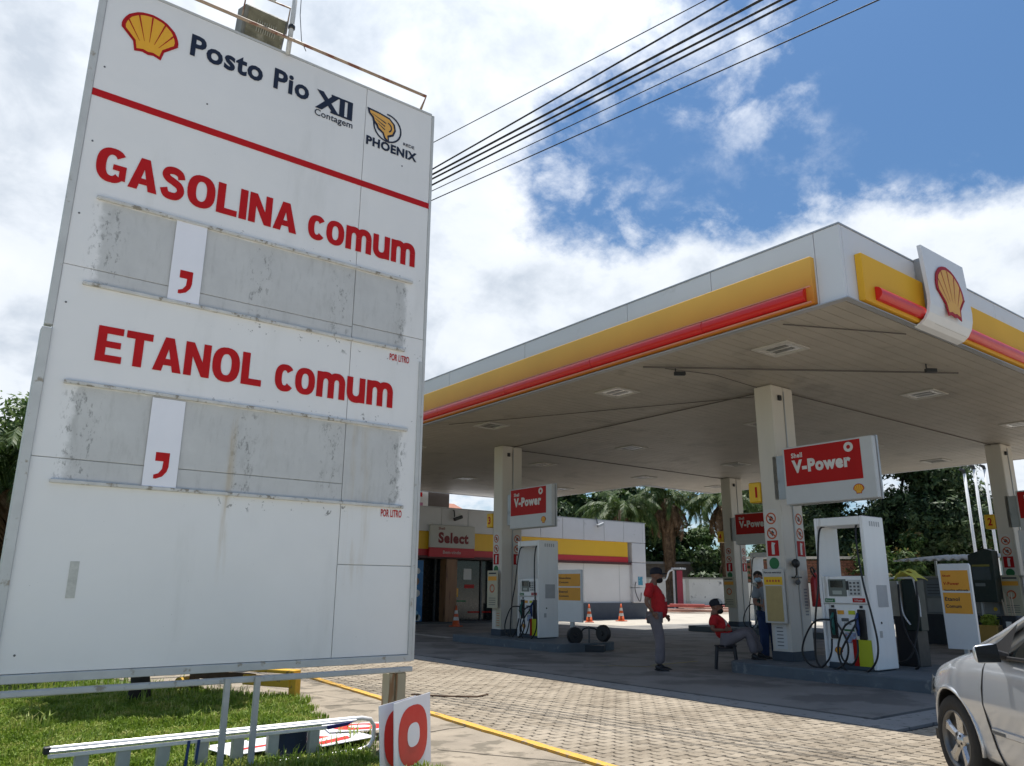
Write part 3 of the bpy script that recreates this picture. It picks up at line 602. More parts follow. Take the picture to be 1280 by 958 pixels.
tag(mb.build('blue_strap', BLUE), 'dark blue strap looped over the ladder rail', 'strap')
tag(MB().add([(3.12, 6.67, .235), (3.36, 6.67, .25), (3.30, 6.67, .222), (3.12, 6.67, .205), (3.12, 6.69, .235), (3.36, 6.69, .25), (3.30, 6.69, .222), (3.12, 6.69, .205)], [(0, 3, 2, 1), (4, 5, 6, 7), (0, 1, 5, 4), (1, 2, 6, 5), (2, 3, 7, 6), (3, 0, 4, 7)]).build('cloth_scrap', M('navy_cloth', (.02, .02, .14), .8)), 'scrap of navy cloth tucked under the ladder rail', 'cloth')

def card(label, o, ux, uy, w, h, marks, th=.006, name='price_card', group='loose price digit cards'):
    o, ux, uy = Vector(o), Vector(ux).normalized(), Vector(uy).normalized(); n = ux.cross(uy)
    t = thing(name, label, 'price card', o, group); poly('board', [(0, 0), (w, 0), (w, h), (0, h)], o, ux, uy, CARD, t, th)
    for m in marks:
        if m[0] == '0':
            c = o+ux*(w*.5)+uy*(h*.5)+n*.002; a, b = w*.40, h*.40
            P = [(a*math.copysign(abs(math.cos(t_))**.8, math.cos(t_)), b*math.copysign(abs(math.sin(t_))**.8, math.sin(t_))) for t_ in [2*math.pi*i/28 for i in range(28)]]
            d0 = poly('digit', P, c, ux, uy, M('digit_red', (.62, .02, .015), .45, .08), t)
            poly('digit_hole', [(x*.42, y*.40) for x, y in P], c+n*.002, ux, uy, CARD, d0)
        if m[0] == 'bar':
            poly('digit', m[1], o+n*.002, ux, uy, M('digit_red', (.62, .02, .015), .45, .08), t)
    return t
# standing pair, leaning on the post
uu = Vector((-.17, .26, .97)).normalized()
card('white card with a big red 0, front one leaning on the sign post', (3.17, 5.58, -.02), Vector((.81, .59, .0)), Vector((-.02, .06, 1)), .72, .55, [('0',)])
card('white card mostly hidden behind the front red 0 card at the post', (3.10, 5.66, -.02), Vector((.83, .56, .0)), Vector((-.05, .06, 1)), .66, .53, [('0',)])
# flat ones
card('white card with a red 0 lying flat on the ground by the ladder end', (4.02, 7.02, .085), Vector((.12, .50, .0)), Vector((-.50, .16, .0)), .42, .66, [('0',)])
card('white card with a thick red stroke, lying flat under the red 0 card', (3.10, 6.72, .068), Vector((.62, .16, 0)), Vector((-.1, .62, .0)), .62, .62, [('bar', [(.04, .06), (.38, .10), (.44, .22), (.04, .17)]), ('bar', [(.05, .27), (.30, .31), (.22, .42), (.05, .40)])])
card('white card with one thin red bar, lying flat left of the blue board', (2.34, 6.80, .066), Vector((.64, .10, 0)), Vector((-.10, .60, .0)), .62, .52, [('bar', [(.10, .13), (.68, .17), (.68, .23), (.10, .20)])])

# yellow timber barrier
YW = M('yellow_timber', (.62, .36, .03), .7, .15, 8, bump=.4, bscale=30, col2=(.22, .13, .05), amt2=.3, scale2=8, streak=False)
DW = M('brown_timber', (.10, .055, .03), .85, .3, 8, bump=.5)
A, B = Vector((3.35, 11.72, 0)), Vector((4.23, 10.12, 0)); d = (B-A).normalized(); sd_ = Vector((d.y, -d.x, 0)); mt = Matrix((d, -sd_, ZU)).transposed(); Ln = (B-A).length
bt = thing('timber_barrier', 'low yellow painted timber bench-like barrier beyond the grass', 'barrier', A)
MB().ob(A+d*Ln/2+ZU*.325, Ln+.05, .16, .045, mt).build('top_plank', YW, bt, bevel=.008)
MB().ob(A+d*Ln*.77+ZU*.20-sd_*-.05, Ln*.42, .04, .13, mt).build('side_plank', YW, bt, bevel=.006)
MB().ob(A+d*Ln*.35+ZU*.22-sd_*-.02, Ln*.60, .05, .10, mt).build('side_plank', DW, bt, bevel=.006)
MB().ob(B+ZU*.14, .11, .11, .34, mt).build('post', YW, bt, bevel=.008)
MB().ob(A+d*.12+ZU*.14, .10, .10, .34, mt).build('post', DW, bt, bevel=.008)
MB().lathe(A+ZU*.11-sd_*-.16, sd_*-1, [(0, 0), (0, .075), (.3, .08), (.3, 0)], 14).build('log_end', YW, bt, smooth=False)
tag(MB().tube([(5.6, 9.5, .02), (5.9, 9.1, .018), (6.2, 8.85, .018), (6.45, 8.95, .02)], .012, 6).build('twig', DW), 'thin dark twig lying on the pavers near the sign', 'twig')

# ------------------------------------------------------------------ vegetation builders
def leaf_cloud(name, blobs, n, size, mat, root, seed=1, flat=.6):
    g = np.random.default_rng(seed); V = np.zeros((n, 4, 3)); w = np.array([b[3]**2 for b in blobs]); pick = g.choice(len(blobs), n, p=w/w.sum())
    B = np.array([b[:3] for b in blobs]); Rr = np.array([b[3] for b in blobs])
    d = g.normal(size=(n, 3)); d /= np.linalg.norm(d, axis=1)[:, None]
    rr = Rr[pick]*(g.uniform(.35, 1.0, n)**.5)*(1+.28*np.sin(d[:, 0]*7+pick)*np.cos(d[:, 1]*6+pick*2)+.15*np.sin(d[:, 2]*11+pick))
    c = B[pick]+d*rr[:, None]*np.array([1, 1, .85])
    nr = d+g.normal(size=(n, 3))*flat+np.array([0, 0, .35]); nr /= np.linalg.norm(nr, axis=1)[:, None]
    u = np.cross(nr, g.normal(size=(n, 3))); u /= np.linalg.norm(u, axis=1)[:, None]; v = np.cross(nr, u)
    s = size*g.uniform(.5, 1.25, n)[:, None]
    V[:, 0] = c-u*s; V[:, 1] = c+v*s*.42; V[:, 2] = c+u*s; V[:, 3] = c-v*s*.42
    o0 = np.array(off(root)) if root else np.zeros(3); V -= o0
    me = bpy.data.meshes.new(name); me.from_pydata(V.reshape(-1, 3).tolist(), [], (np.arange(n)[:, None]*4+np.arange(4)).tolist()); me.materials.append(mat)
    o = bpy.data.objects.new(name, me); COL.objects.link(o); o.parent = root; OFF[o.name] = Vector(o0); return o
BARK = M('bark', (.10, .07, .05), .95, .3, 6, bump=.9, bscale=25); DKBARK = M('dark_bark', (.03, .025, .02), .95, .3, 6, bump=.9, bscale=25)
LF1 = leafmat('leaf_dark', (.010, .024, .009), (.032, .062, .020), (.15, .20, .08), 1.3, .25)
LF2 = leafmat('leaf_mid', (.02, .05, .012), (.05, .10, .022), (.17, .22, .08), 1.6, .3)
LF3 = leafmat('leaf_olive', (.06, .08, .02), (.12, .12, .035), (.22, .13, .05), 2.0, .3)
def limbs(base, h, r, root, tips, mat, flare=1.5):
    base = Vector(base); mb = MB(); top = base+Vector((rng.uniform(-.2, .2), rng.uniform(-.2, .2), h))
    mb.tube([base-ZU*.1, base+ZU*.12*h, base.lerp(top, .5), top], [r*flare, r*1.05, r*.85, r*.6], 10)
    for t in tips:
        t = Vector(t); s = base.lerp(top, rng.uniform(.6, 1)); m_ = s.lerp(t, .5)+Vector((rng.uniform(-.3, .3), rng.uniform(-.3, .3), .15)); mb.tube([s, m_, t], [r*.5, r*.3, r*.1], 6)
    return mb.build('trunk', mat, root, smooth=True)
def tree(name, label, base, h, r, blobs, n, size, mat, group=None, mat2=None, n2=0, bark=BARK, seed=1):
    t = thing(name, label, 'tree', base, group); limbs(base, h, r, t, [b[:3] for b in blobs[:7]], bark)
    leaf_cloud('crown', blobs, n, size, mat, t, seed)
    if mat2: leaf_cloud('new_growth', [(b[0], b[1], b[2]+b[3]*.25, b[3]*.95) for b in blobs if b[4] > 0] if len(blobs[0]) > 4 else blobs, n2, size, mat2, t, seed+50)
    return t
def crown_blobs(c, R_, Hh, n, seed):
    g = np.random.default_rng(seed); out = []
    for i in range(n):
        a = g.uniform(0, 2*np.pi); q = g.uniform(0, 1)**.5; z = g.uniform(-.5, .5)
        k = (1-(2*z)**2*.55); out.append((c[0]+math.cos(a)*q*R_*k, c[1]+math.sin(a)*q*R_*k, c[2]+z*Hh, g.uniform(.22, .42)*R_, 1.0 if g.uniform() < .45 else 0.))
    return out
# dense mango-like trees behind the forecourt (right)
tree('broadleaf_tree', 'big dark dense tree filling the gap right of the big front pump', (40.5, 20.6, 0), 3.0, .35, crown_blobs((40.5, 20.6, 5.4), 4.2, 8.0, 30, 5), 62000, .155, LF1, 'dense trees behind the station', LF2, 2600, DKBARK, 5)
tree('broadleaf_tree', 'dark dense tree just left of the big front pump, behind brick wall', (40.5, 26.5, 0), 3.0, .32, crown_blobs((40.5, 26.0, 4.8), 3.8, 7.4, 24, 6), 42000, .15, LF1, 'dense trees behind the station', LF2, 4200, DKBARK, 6)
tree('broadleaf_tree', 'olive tree with reddish new leaves beside the three vent pipes', (43.5, 17.9, 0), 2.2, .25, crown_blobs((43.5, 17.6, 3.3), 2.3, 4.4, 16, 7), 20000, .14, LF2, 'dense trees behind the station', LF3, 3200, BARK, 7)
tree('broadleaf_tree', 'shorter leafy tree low in front of the dark tree, right of the big pump', (36.5, 17.6, 0), 1.6, .2, crown_blobs((36.5, 18.2, 2.2), 2.1, 3.0, 14, 8), 20000, .13, LF2, 'dense trees behind the station', LF3, 1400, BARK, 8)
tree('broadleaf_tree', 'far green tree showing over the store roof between column and palms', (47, 52, 0), 4, .35, crown_blobs((47, 52.5, 6.6), 4.2, 5.2, 20, 9), 12000, .36, LF1, 'dense trees behind the station', LF2, 2600, BARK, 9)
tree('broadleaf_tree', 'tall green tree behind the left palm', (57, 55, 0), 4, .35, crown_blobs((57, 55, 7.0), 5.5, 8, 24, 10), 13000, .42, LF1, 'dense trees behind the station', LF2, 2600, BARK, 10)
tree('broadleaf_tree', 'far dark tree between the second palm and the front column', (66, 43, 0), 4, .35, crown_blobs((66, 43, 6.0), 6.5, 10, 26, 11), 14000, .45, LF1, 'dense trees behind the station', LF2, 3000, BARK, 11)

for i_, (x_, y_, h_, l_) in enumerate(((58, 45.5, 4.6, 'bushy tree behind the boundary wall, left of the second palm'), (63, 41.5, 4.2, 'bushy tree behind the boundary wall, right of the second palm'), (69, 37.5, 4.8, 'bushy tree behind the boundary wall, near the far middle column'), (61, 50, 6.2, 'taller tree behind the boundary wall, behind both shaggy palms'))):
    tree('bushy_tree', l_, (x_, y_, 0), 1.5, .2, crown_blobs((x_, y_, h_*.62), 3.0, h_*.95, 14, 40+i_), 9000, .27, LF2 if i_ % 2 else LF1, 'bushy trees behind the boundary wall', LF3 if i_ % 2 else LF2, 1200, BARK, 60+i_)
# palms: trunk, hanging dead skirt, green fronds (each frond a part sharing mesh data)
PG = leafmat('palm_green', (.02, .05, .012), (.05, .09, .02), (.14, .17, .06), 3, .3); PD = leafmat('palm_dead', (.06, .035, .018), (.14, .085, .045), (.26, .17, .10), 4, .2)
def frond_mesh(name, L_, droop, mat, nleaf=34, ll=.55, seed=1):
    g = np.random.default_rng(seed); mb = MB(); pts = []
    for i in range(13):
        t = i/12; a = .75-droop*t; pts.append((pts[-1] if pts else Vector((0, 0, 0)))+(Vector((math.cos(a), 0, math.sin(a)))*L_/12 if pts else Vector((0, 0, 0))))
    mb.tube(pts, [.03*(1-.8*i/12) for i in range(13)], 4, cap=False)
    for k in range(nleaf):
        t = .12+.88*k/nleaf; i = min(int(t*12), 11); p = pts[i].lerp(pts[i+1], t*12-i); dr = (pts[i+1]-pts[i]).normalized()
        for s in (-1, 1):
            l = ll*L_/2.5*(math.sin(math.pi*min(t*.9+.1, 1))*.8+.25)*g.uniform(.8, 1.15); side = Vector((0, s, 0))
            dd = (dr*.65+side*.75+ZU*-g.uniform(.25, .9)).normalized(); w = dr*.028*L_/2.5
            m_ = p+dd*l*.5; e = p+(dd+ZU*-.45).normalized()*l
            mb.add([p-w, p+w, m_+w, m_-w, e], [(0, 1, 2, 3), (3, 2, 4)])
    me = bpy.data.meshes.new(name); me.from_pydata(mb.v, [], mb.f); me.materials.append(mat); return me
def palm(label, base, h, r, L_, ng, nd, seed, skirt=True, group='palms behind the store', L2=None, mats=(PG, PD), bark=BARK):
    g = np.random.default_rng(seed); base = Vector(base); t = thing('palm_tree', label, 'palm tree', base, group); top = base+Vector((g.uniform(-.15, .15), g.uniform(-.15, .15), h))
    MB().tube([base-ZU*.1, base+ZU*.15, base+ZU*.5, base.lerp(top, .5), top], [r*1.7, r*1.25, r, r*.85, r*.75], 12).build('trunk', bark, t, smooth=True)
    gm = [frond_mesh('frond', L_, 1.7+.35*k, mats[0], seed=seed+k) for k in range(3)]; dm = [frond_mesh('dead_frond', L2 or L_, 1.75+.35*k, mats[1], seed=seed+9+k) for k in range(2)]
    for k in range(ng+nd):
        dead = k >= ng; o = bpy.data.objects.new('dead_frond' if dead else 'frond', dm[k % 2] if dead else gm[k % 3]); COL.objects.link(o); o.parent = t
        o.location = top-base+ZU*(g.uniform(-.5, -.1) if dead else g.uniform(-.15, .1)); o.rotation_euler = (g.uniform(-.2, .2), g.uniform(.75, 1.35) if dead else g.uniform(-.55, .45), k*2.4+g.uniform(-.2, .2)); s = g.uniform(.8, 1.1); o.scale = (s, s, s)
    if skirt:
        n = 900; mb = MB()
        for i in range(n):
            a = g.uniform(0, 2*math.pi); z1 = h*g.uniform(.35, .97); l = h*g.uniform(.12, .34); q = (.25+.55*(z1/h))*h*.085*g.uniform(.5, 1.15); d_ = Vector((math.cos(a), math.sin(a), 0)); p = base+d_*q+ZU*z1; e = base+d_*(q*.9+g.uniform(-.05, .1))+ZU*max(z1-l, .6)
            s_ = Vector((-d_.y, d_.x, 0))*h*.0045*g.uniform(.6, 2.0); mb.add([p-s_, p+s_, e+s_*.5, e-s_*.5], [(0, 1, 2, 3)])
        o = mb.build('dead_skirt', mats[1], t); o['kind'] = 'stuff'
    return t
palm('left one of the two shaggy palms with brown dead skirt, right of the store', (47.2, 41.6, 0), 8.3, .35, 4.4, 28, 22, 21, L2=3.2)
palm('second shaggy palm with brown skirt, leaning trunk left of column, nearer the wall', (49.9, 38.2, 0), 8.2, .35, 4.2, 26, 20, 22, L2=3.2)
palm('smaller green palm arching over the store roof', (44.4, 44.0, 0), 7.4, .25, 4.6, 26, 4, 23, skirt=False)
# tree and palm behind the price sign
palm('shaded palm with bushy green and brown fronds behind the left edge of the sign', (1.15, 14.6, 0), 3.1, .16, 2.3, 30, 14, 31, skirt=False, group='plants behind the price sign')
t = thing('bamboo_shrub', 'tall feathery green shrub at the far left edge behind the sign', 'shrub', (1.2, 16.4, 0), 'plants behind the price sign')
mb = MB()
for k in range(14):
    a = rng.uniform(0, 6.28); b = Vector((1.2+math.cos(a)*.25, 16.4+math.sin(a)*.25, 0)); mb.tube([b, b+Vector((math.cos(a)*.3, math.sin(a)*.3, 2.8)), b+Vector((math.cos(a)*1.0, math.sin(a)*1.0, 4.2))], [.03, .022, .008], 5)
mb.build('stem', BARK, t); leaf_cloud('foliage', [(1.2+rng.uniform(-.9, .9), 16.4+rng.uniform(-.9, .9), rng.uniform(2.2, 4.4), rng.uniform(.45, .8)) for _ in range(16)], 16000, .075, leafmat('leaf_light', (.05, .10, .03), (.13, .20, .06), (.30, .36, .15), 2.0, .4), t, 33)
t = tree('broadleaf_tree', 'tree with flared trunk, coloured dark for crown shade, seen under the bottom edge of the sign', (2.60, 11.1, 0), 1.7, .11, [(2.9+rng.uniform(-.5, .9), 11.1+rng.uniform(-.9, .9), rng.uniform(2.2, 4.4), .6, 1) for _ in range(12)], 8000, .13, LF2, 'plants behind the price sign', None, 0, DKBARK, 34)  # shade of the crown is put into the dark bark colour here
# ------------------------------------------------------------------ canopy
CX, CY, CZ = 9.5, 5.06, 5.20
cn = thing('station_canopy', 'large flat fuel station canopy with white, yellow and red fascia', 'canopy', (CX, CY, CZ))
SLAT = M('ceiling_slat_paint', (.40, .365, .31), .55, .10, 1.4, col2=(.32, .29, .245), amt2=.28, scale2=.8, world_pos=True)
BACKM = M('ceiling_backing', (.10, .09, .08), .9)
mb = MB(); mb.bx(9.55, 25.9, 5.11, 20.5, 5.235, 5.30); mb.bx(9.55, 21.9, 20.5, 27.7, 5.235, 5.30); mb.build('roof_deck', BACKM, cn)
def slatmesh(L_):
    me = bpy.data.meshes.new('ceiling_slat'); m_ = MB().bx(0, L_, 0, .188, 0, .022); me.from_pydata(m_.v, [], m_.f); me.materials.append(SLAT); return me
m1, m2 = slatmesh(16.3), slatmesh(12.3); o0 = Vector((CX, CY, CZ)); y = 5.14; i = 0
while y < 27.5:
    o = bpy.data.objects.new('ceiling_slat', m1 if y < 20.3 else m2); COL.objects.link(o); o.parent = cn
    o.location = Vector((9.58, y, CZ+.008+.0035*noise.noise(Vector((0, y*1.7, 0)))))-o0; y += .20
# white cladding panels of both fascias
def fasc(name, x0, x1, y0, y1, z0, z1, mat, bv=.004): return box(name, x0, x1, y0, y1, z0, z1, mat, cn, bevel=bv)
ysj = [5.45, 7.26, 9.11, 12.05, 14.92, 17.85, 20.75, 23.7, 26.0, 27.75]
for a, b in zip(ysj, ysj[1:]): fasc('cladding_panel', 9.50, 9.56, a+.006, b-.006, 5.21, 6.30, CLAD)
fasc('cladding_panel', 9.50, 9.56, 5.06, 5.444, 5.205, 6.30, CLAD)
xsj = [9.565, 11.63, 14.5, 17.4, 20.3, 23.2, 26.0]
for a, b in zip(xsj, xsj[1:]): fasc('cladding_panel', a+.005, b-.005, 5.06, 5.12, 5.205, 6.30, CLAD)
for (x0, x1, y0, y1) in ((25.94, 26.0, 5.13, 20.6), (22.0, 25.93, 20.54, 20.6), (21.94, 22.0, 20.61, 27.8), (9.56, 21.93, 27.74, 27.8)): fasc('rear_cladding', x0, x1, y0, y1, 5.205, 6.25, CLAD)
mb = MB(); mb.bx(9.44, 26.0, 5.0, 5.10, 5.19, 5.204); mb.bx(9.44, 9.56, 5.10, 27.8, 5.19, 5.204); mb.build('edge_trim', GREYM, cn)
mb = MB(); mb.bx(9.49, 26.01, 5.05, 5.12, 6.302, 6.325); mb.bx(9.49, 9.57, 5.12, 27.8, 6.302, 6.325); mb.build('top_trim', GREYM, cn)
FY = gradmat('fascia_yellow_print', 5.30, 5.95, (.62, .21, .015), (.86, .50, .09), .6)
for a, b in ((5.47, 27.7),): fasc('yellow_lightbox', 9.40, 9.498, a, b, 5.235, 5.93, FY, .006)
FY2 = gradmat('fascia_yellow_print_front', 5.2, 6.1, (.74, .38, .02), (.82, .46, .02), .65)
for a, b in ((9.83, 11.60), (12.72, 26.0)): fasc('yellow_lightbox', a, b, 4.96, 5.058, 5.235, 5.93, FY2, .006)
TR = M('red_tube_acrylic', (.62, .014, .014), .35, .05, coat=.15); TL = M('red_tube_seam', (.75, .30, .18), .4)
def halftube(name, p, q, out, r, root):
    p, q, out = Vector(p), Vector(q), Vector(out); vs = []; n = 12
    for e in (p, q):
        for k in range(n+1):
            a = -math.pi/2+math.pi*k/n; vs.append(e+out*(r*math.cos(a))+ZU*(r*1.0*math.sin(a)))
    fs = [(k, k+1, n+2+k, n+1+k) for k in range(n)]+[tuple(range(n, -1, -1)), tuple(range(n+1, 2*n+2)), (0, n+1, 2*n+1, n)]
    return MB().add(vs, fs).build(name, TR, root, bevel=.004)
seg = [5.57, 7.35, 9.9, 12.5, 15.1, 17.7, 20.3, 22.9, 26.4]
for a, b in zip(seg, seg[1:]): halftube('red_tube', (9.398, a+.004, 5.375), (9.398, b-.004, 5.375), (-1, 0, 0), .098, cn)
box('tube_trim', 9.37, 9.40, 5.50, 26.4, 5.476, 5.492, TL, cn); box('tube_trim', 9.36, 9.40, 5.50, 26.4, 5.245, 5.262, TL, cn)
for a, b in ((10.10, 11.40), (12.66, 16.4), (16.41, 19.4), (19.41, 22.4), (22.41, 25.9)): halftube('red_tube', (a, 4.958, 5.385), (b, 4.958, 5.385), (0, -1, 0), .10, cn)
# emblem pylon on the front fascia, curved in under the edge
P = [(4.86, 6.42), (4.80, 6.42), (4.76, 5.62), (4.77, 5.48), (4.80, 5.36), (4.86, 5.26), (4.94, 5.20), (5.04, 5.175), (5.04, 5.19), (4.96, 5.225), (4.89, 5.28), (4.84, 5.37), (4.815, 5.48), (4.81, 5.62)]
n = len(P); vs = [(11.33, a, b) for a, b in P]+[(12.72, a, b) for a, b in P]
MB().add(vs, [tuple(range(n)), tuple(range(2*n-1, n-1, -1))]+[(i, n+i, n+(i+1) % n, (i+1) % n) for i in range(n)]).build('emblem_panel', WHITE, cn)
box('emblem_box', 11.62, 12.68, 4.87, 5.055, 5.25, 6.34, M('pylon_side', (.30, .31, .32), .5), cn)
pecten(cn, (12.02, 4.750, 5.80), XU, Vector((0, .048, 1)).normalized(), .90, .90, dep=.012, eps=.002)
# ceiling conduits, camera brackets
CDM = M('conduit', (.12, .11, .10), .6)
MB().tube([(9.72, 8.98, 5.15), (14.35, 5.74, 5.15)], .016, 6).build('conduit', CDM, cn)
MB().tube([(9.75, 6.2, 5.19), (11.6, 5.3, 5.19)], .010, 5).build('conduit', CDM, cn)
MB().tube([(13.3, 9.0, 5.19), (9.9, 15.5, 5.19)], .008, 5).build('conduit', CDM, cn)
MB().tube([(12.6, 8.7, 5.19), (11.2, 8.6, 5.185), (10.2, 8.9, 5.19)], .008, 5).build('conduit', CDM, cn)
MB().tube([(13.4, 8.6, 5.19), (22.6, 8.5, 5.19)], .012, 5).build('conduit', CDM, cn)
MB().tube([(13.4, 17.3, 5.19), (22.6, 17.3, 5.19)], .012, 5).build('conduit', CDM, cn)
MB().tube([(13.0, 9.0, 5.19), (13.0, 17.1, 5.19)], .012, 5).build('conduit', CDM, cn)
k = 0
for (x, y) in ((13.5, 5.9), (10.3, 8.75)):
    c = thing('ceiling_camera', ['small black camera on the canopy ceiling near the shell panel', 'small black camera on the canopy ceiling above the red tube'][k], 'camera', (x, y, 5.17), 'cameras under the canopy'); k += 1
    MB().tube([(x, y, 5.20), (x, y, 5.10)], .012, 6).build('stem', DARK, c); MB().ob((x+.05, y-.05, 5.08), .20, .07, .07, Matrix.Rotation(R(-35), 3, 'Z')).build('camera_body', DARK, c, bevel=.01)
# recessed square ceiling lights
def ceiling_light():
    t = thing('ceiling_light', '', 'ceiling light'); fr = M('light_frame', (.50, .48, .44), .5, .1); 
    mb = MB(); mb.bx(-.33, .33, -.33, -.26, -.022, .0); mb.bx(-.33, .33, .26, .33, -.022, .0); mb.bx(-.33, -.262, -.258, .258, -.022, 0); mb.bx(.262, .33, -.258, .258, -.022, 0); mb.build('frame', fr, t, bevel=.004)
    box('diffuser', -.258, .258, -.258, .258, -.010, -.002, M('light_glass', (.50, .49, .46), .15, .1, 5), t)
    mb = MB()
    for x in (-.14, .04): mb.bx(x, x+.10, -.18, .18, -.016, -.0105); 
    mb.build('lamp_reflector', M('light_dark', (.12, .12, .11), .3), t); return t
cl = ceiling_light(); first = True
lab = {(10.8, 6.95): 'nearest ceiling light, between the canopy corner and the front column', (10.8, 10.7): 'ceiling light close to the red tube, left of the front column',
       (15.65, 6.95): 'ceiling light right of the V-Power sign on the front column', (20.3, 10.7): 'ceiling light directly behind the front column sign'}
for x in (10.8, 15.65, 20.3, 24.3):
    for y in (6.95, 10.7, 15.0, 18.9, 23.3):
        if x > 22 and y > 20: continue
        o = cl if first else copy_tree(cl); first = False; o.location = (x, y, CZ+.006)
        o['label'] = lab.get((x, y), f"{'front' if x < 12 else 'middle' if x < 17 else 'rear'} row ceiling light, {({6.95:'at the right end', 10.7:'second from the right', 15.0:'third from the right', 18.9:'fourth from the right', 23.3:'at the left end'})[y]} of its row" if x < 22 else f"rearmost row ceiling light near the back edge, {({6.95:'rightmost', 10.7:'second from right', 15.0:'third from right', 18.9:'leftmost'})[y]}"); o['group'] = 'lights set in the canopy ceiling'

# ------------------------------------------------------------------ islands
ISM = M('island_concrete', (.105, .125, .14), .75, .2, 2.2, bump=.4, bscale=30, col2=(.20, .21, .21), amt2=.2, scale2=5, world_pos=True)
def island(label, x0, x1, y0, y1):
    r = .35; P = []
    for cx, cy, a0 in ((x1-r, y1-r, 0), (x0+r, y1-r, 90), (x0+r, y0+r, 180), (x1-r, y0+r, 270)):
        for k in range(6): a = R(a0+90*k/5); P.append((cx+r*math.cos(a), cy+r*math.sin(a)))
    o = MB().prism(P, (0, 0, .18), XU, YU, .22).build('pump_island', ISM, bevel=.02, segs=2); return tag(o, label, 'pump island', 'raised pump islands')
island('raised grey kerb island under the front column and its big pump', 11.72, 14.3, 1.2, 9.2)
island('raised grey kerb island under the left column and its pump', 11.9, 13.7, 13.7, 18.4)
island('rear raised island under the far middle column', 21.7, 24.3, 12.5, 18.6)
island('rear raised island under the far right column, beside the counter', 21.7, 24.3, 3.5, 9.7)

# ------------------------------------------------------------------ columns with safety stickers
ORR = M('sticker_ring', (.50, .10, .03), .5)
def column():
    t = thing('canopy_column', '', 'column')      # local origin: front left corner (-X,+Y) at ground ... x to the back, y to the left
    mb = MB(); mb.bx(0, .36, -.40, 0, .18, 5.20); mb.bx(.37, .69, -.40, -.0, .18, 5.20); mb.build('shaft', COLM, t, bevel=.02)
    mb = MB(); mb.bx(-.012, .702, -.412, .012, .18, .34); mb.build('plinth', M('plinth_grey', (.05, .065, .085), .7, .2), t, bevel=.006)
    MB().tube([(.365, -.41, .5), (.365, -.41, 5.1)], .012, 6).build('cable_duct', GREYM, t)
    MB().ob((.2, -.43, 4.95), .08, .05, .10, Matrix.Identity(3)).build('cable_box', DARK, t, bevel=.008)
    for (o_, ux, w, cx) in ((Vector((-.004, -.04, 0)), -YU, .27, .135), (Vector((.40, -.404, 0)), XU, .25, .125)):
        n_ = ux.cross(ZU); pl = poly('sticker_plate', [(0, 1.74), (w, 1.74), (w, 2.84), (0, 2.84)], o_, ux, ZU, M('sticker_white', (.62, .60, .55), .5, .05), t)
        for z in (2.67, 2.40):
            c = o_+ux*cx+ZU*z+n_*.003; ring('ban_ring', .082, .108, c, ux, ZU, ORR, pl, 20)
            poly('ban_bar', [(-.075, .05), (-.055, .07), (.075, -.05), (.055, -.07)], c, ux, ZU, ORR, pl)
            poly('ban_symbol', [(-.045, -.03), (-.01, .045), (.03, .03), (.05, -.01), (.0, -.05)] if z > 2.5 else [(-.05, .0), (.01, .05), (.045, .01), (.01, -.055), (-.02, -.02)], c-n_*.001, ux, ZU, NAVY, pl)
        c = o_+ux*cx+ZU*2.13+n_*.003; poly('extinguisher_sticker', [(-.12, -.14), (.12, -.14), (.12, .14), (-.12, .14)], c, ux, ZU, RED, pl)
        poly('extinguisher_symbol', [(-.03, -.11), (.03, -.11), (.03, .05), (.055, .09), (-.02, .11), (-.03, .05)], c+n_*.002, ux, ZU, PAPER, pl)
        poly('green_sticker', circ(.105, 18), o_+ux*cx+ZU*1.86+n_*.003, ux, ZU, GREEN, pl) if ux.y else None
    return t
col0 = column(); cols = []
for i, (x, y, l) in enumerate(((12.60, 8.78, 'front canopy column by the big pump, yellow box with number 1 on it'), (12.60, 17.36, 'left canopy column with the yellow number 3 box'),
                               (22.60, 17.40, 'farther middle canopy column, behind the seated man'), (22.60, 8.66, 'far right canopy column near the frame edge'))):
    o = col0 if i == 0 else copy_tree(col0); o.location = (x, y, 0); o['label'] = l; o['group'] = 'canopy columns'; cols.append(o)
# number boxes (number differs)
def numbox(x, y, num, label):
    t = thing('number_box', label, 'number sign', (x, y, 3.0), 'yellow pump number boxes')
    box('box_body', x-.02, x+.24, y+.003, y+.25, 2.98, 3.36, YEL, t, bevel=.02); text('number', num, (x-.023, y+.10 if num == '1' else y+.17, 3.07), -YU, ZU, .045 if num == '1' else .11, .20, REDL, t, .03)
    text('number', num, (x+.07 if num != '1' else x+.1, y-.0+.002, 3.07), XU, ZU, .04 if num == '1' else .10, .20, REDL, t, .03); return t
numbox(12.58, 8.78, '1', 'yellow box with red number 1 on the front column'); numbox(12.58, 17.36, '3', 'yellow box with red number 3 on the left column')
numbox(22.58, 17.40, '4', 'small yellow box on the far middle column'); numbox(22.58, 8.66, '2', 'small yellow box on the far right column, beside the vent pipes')
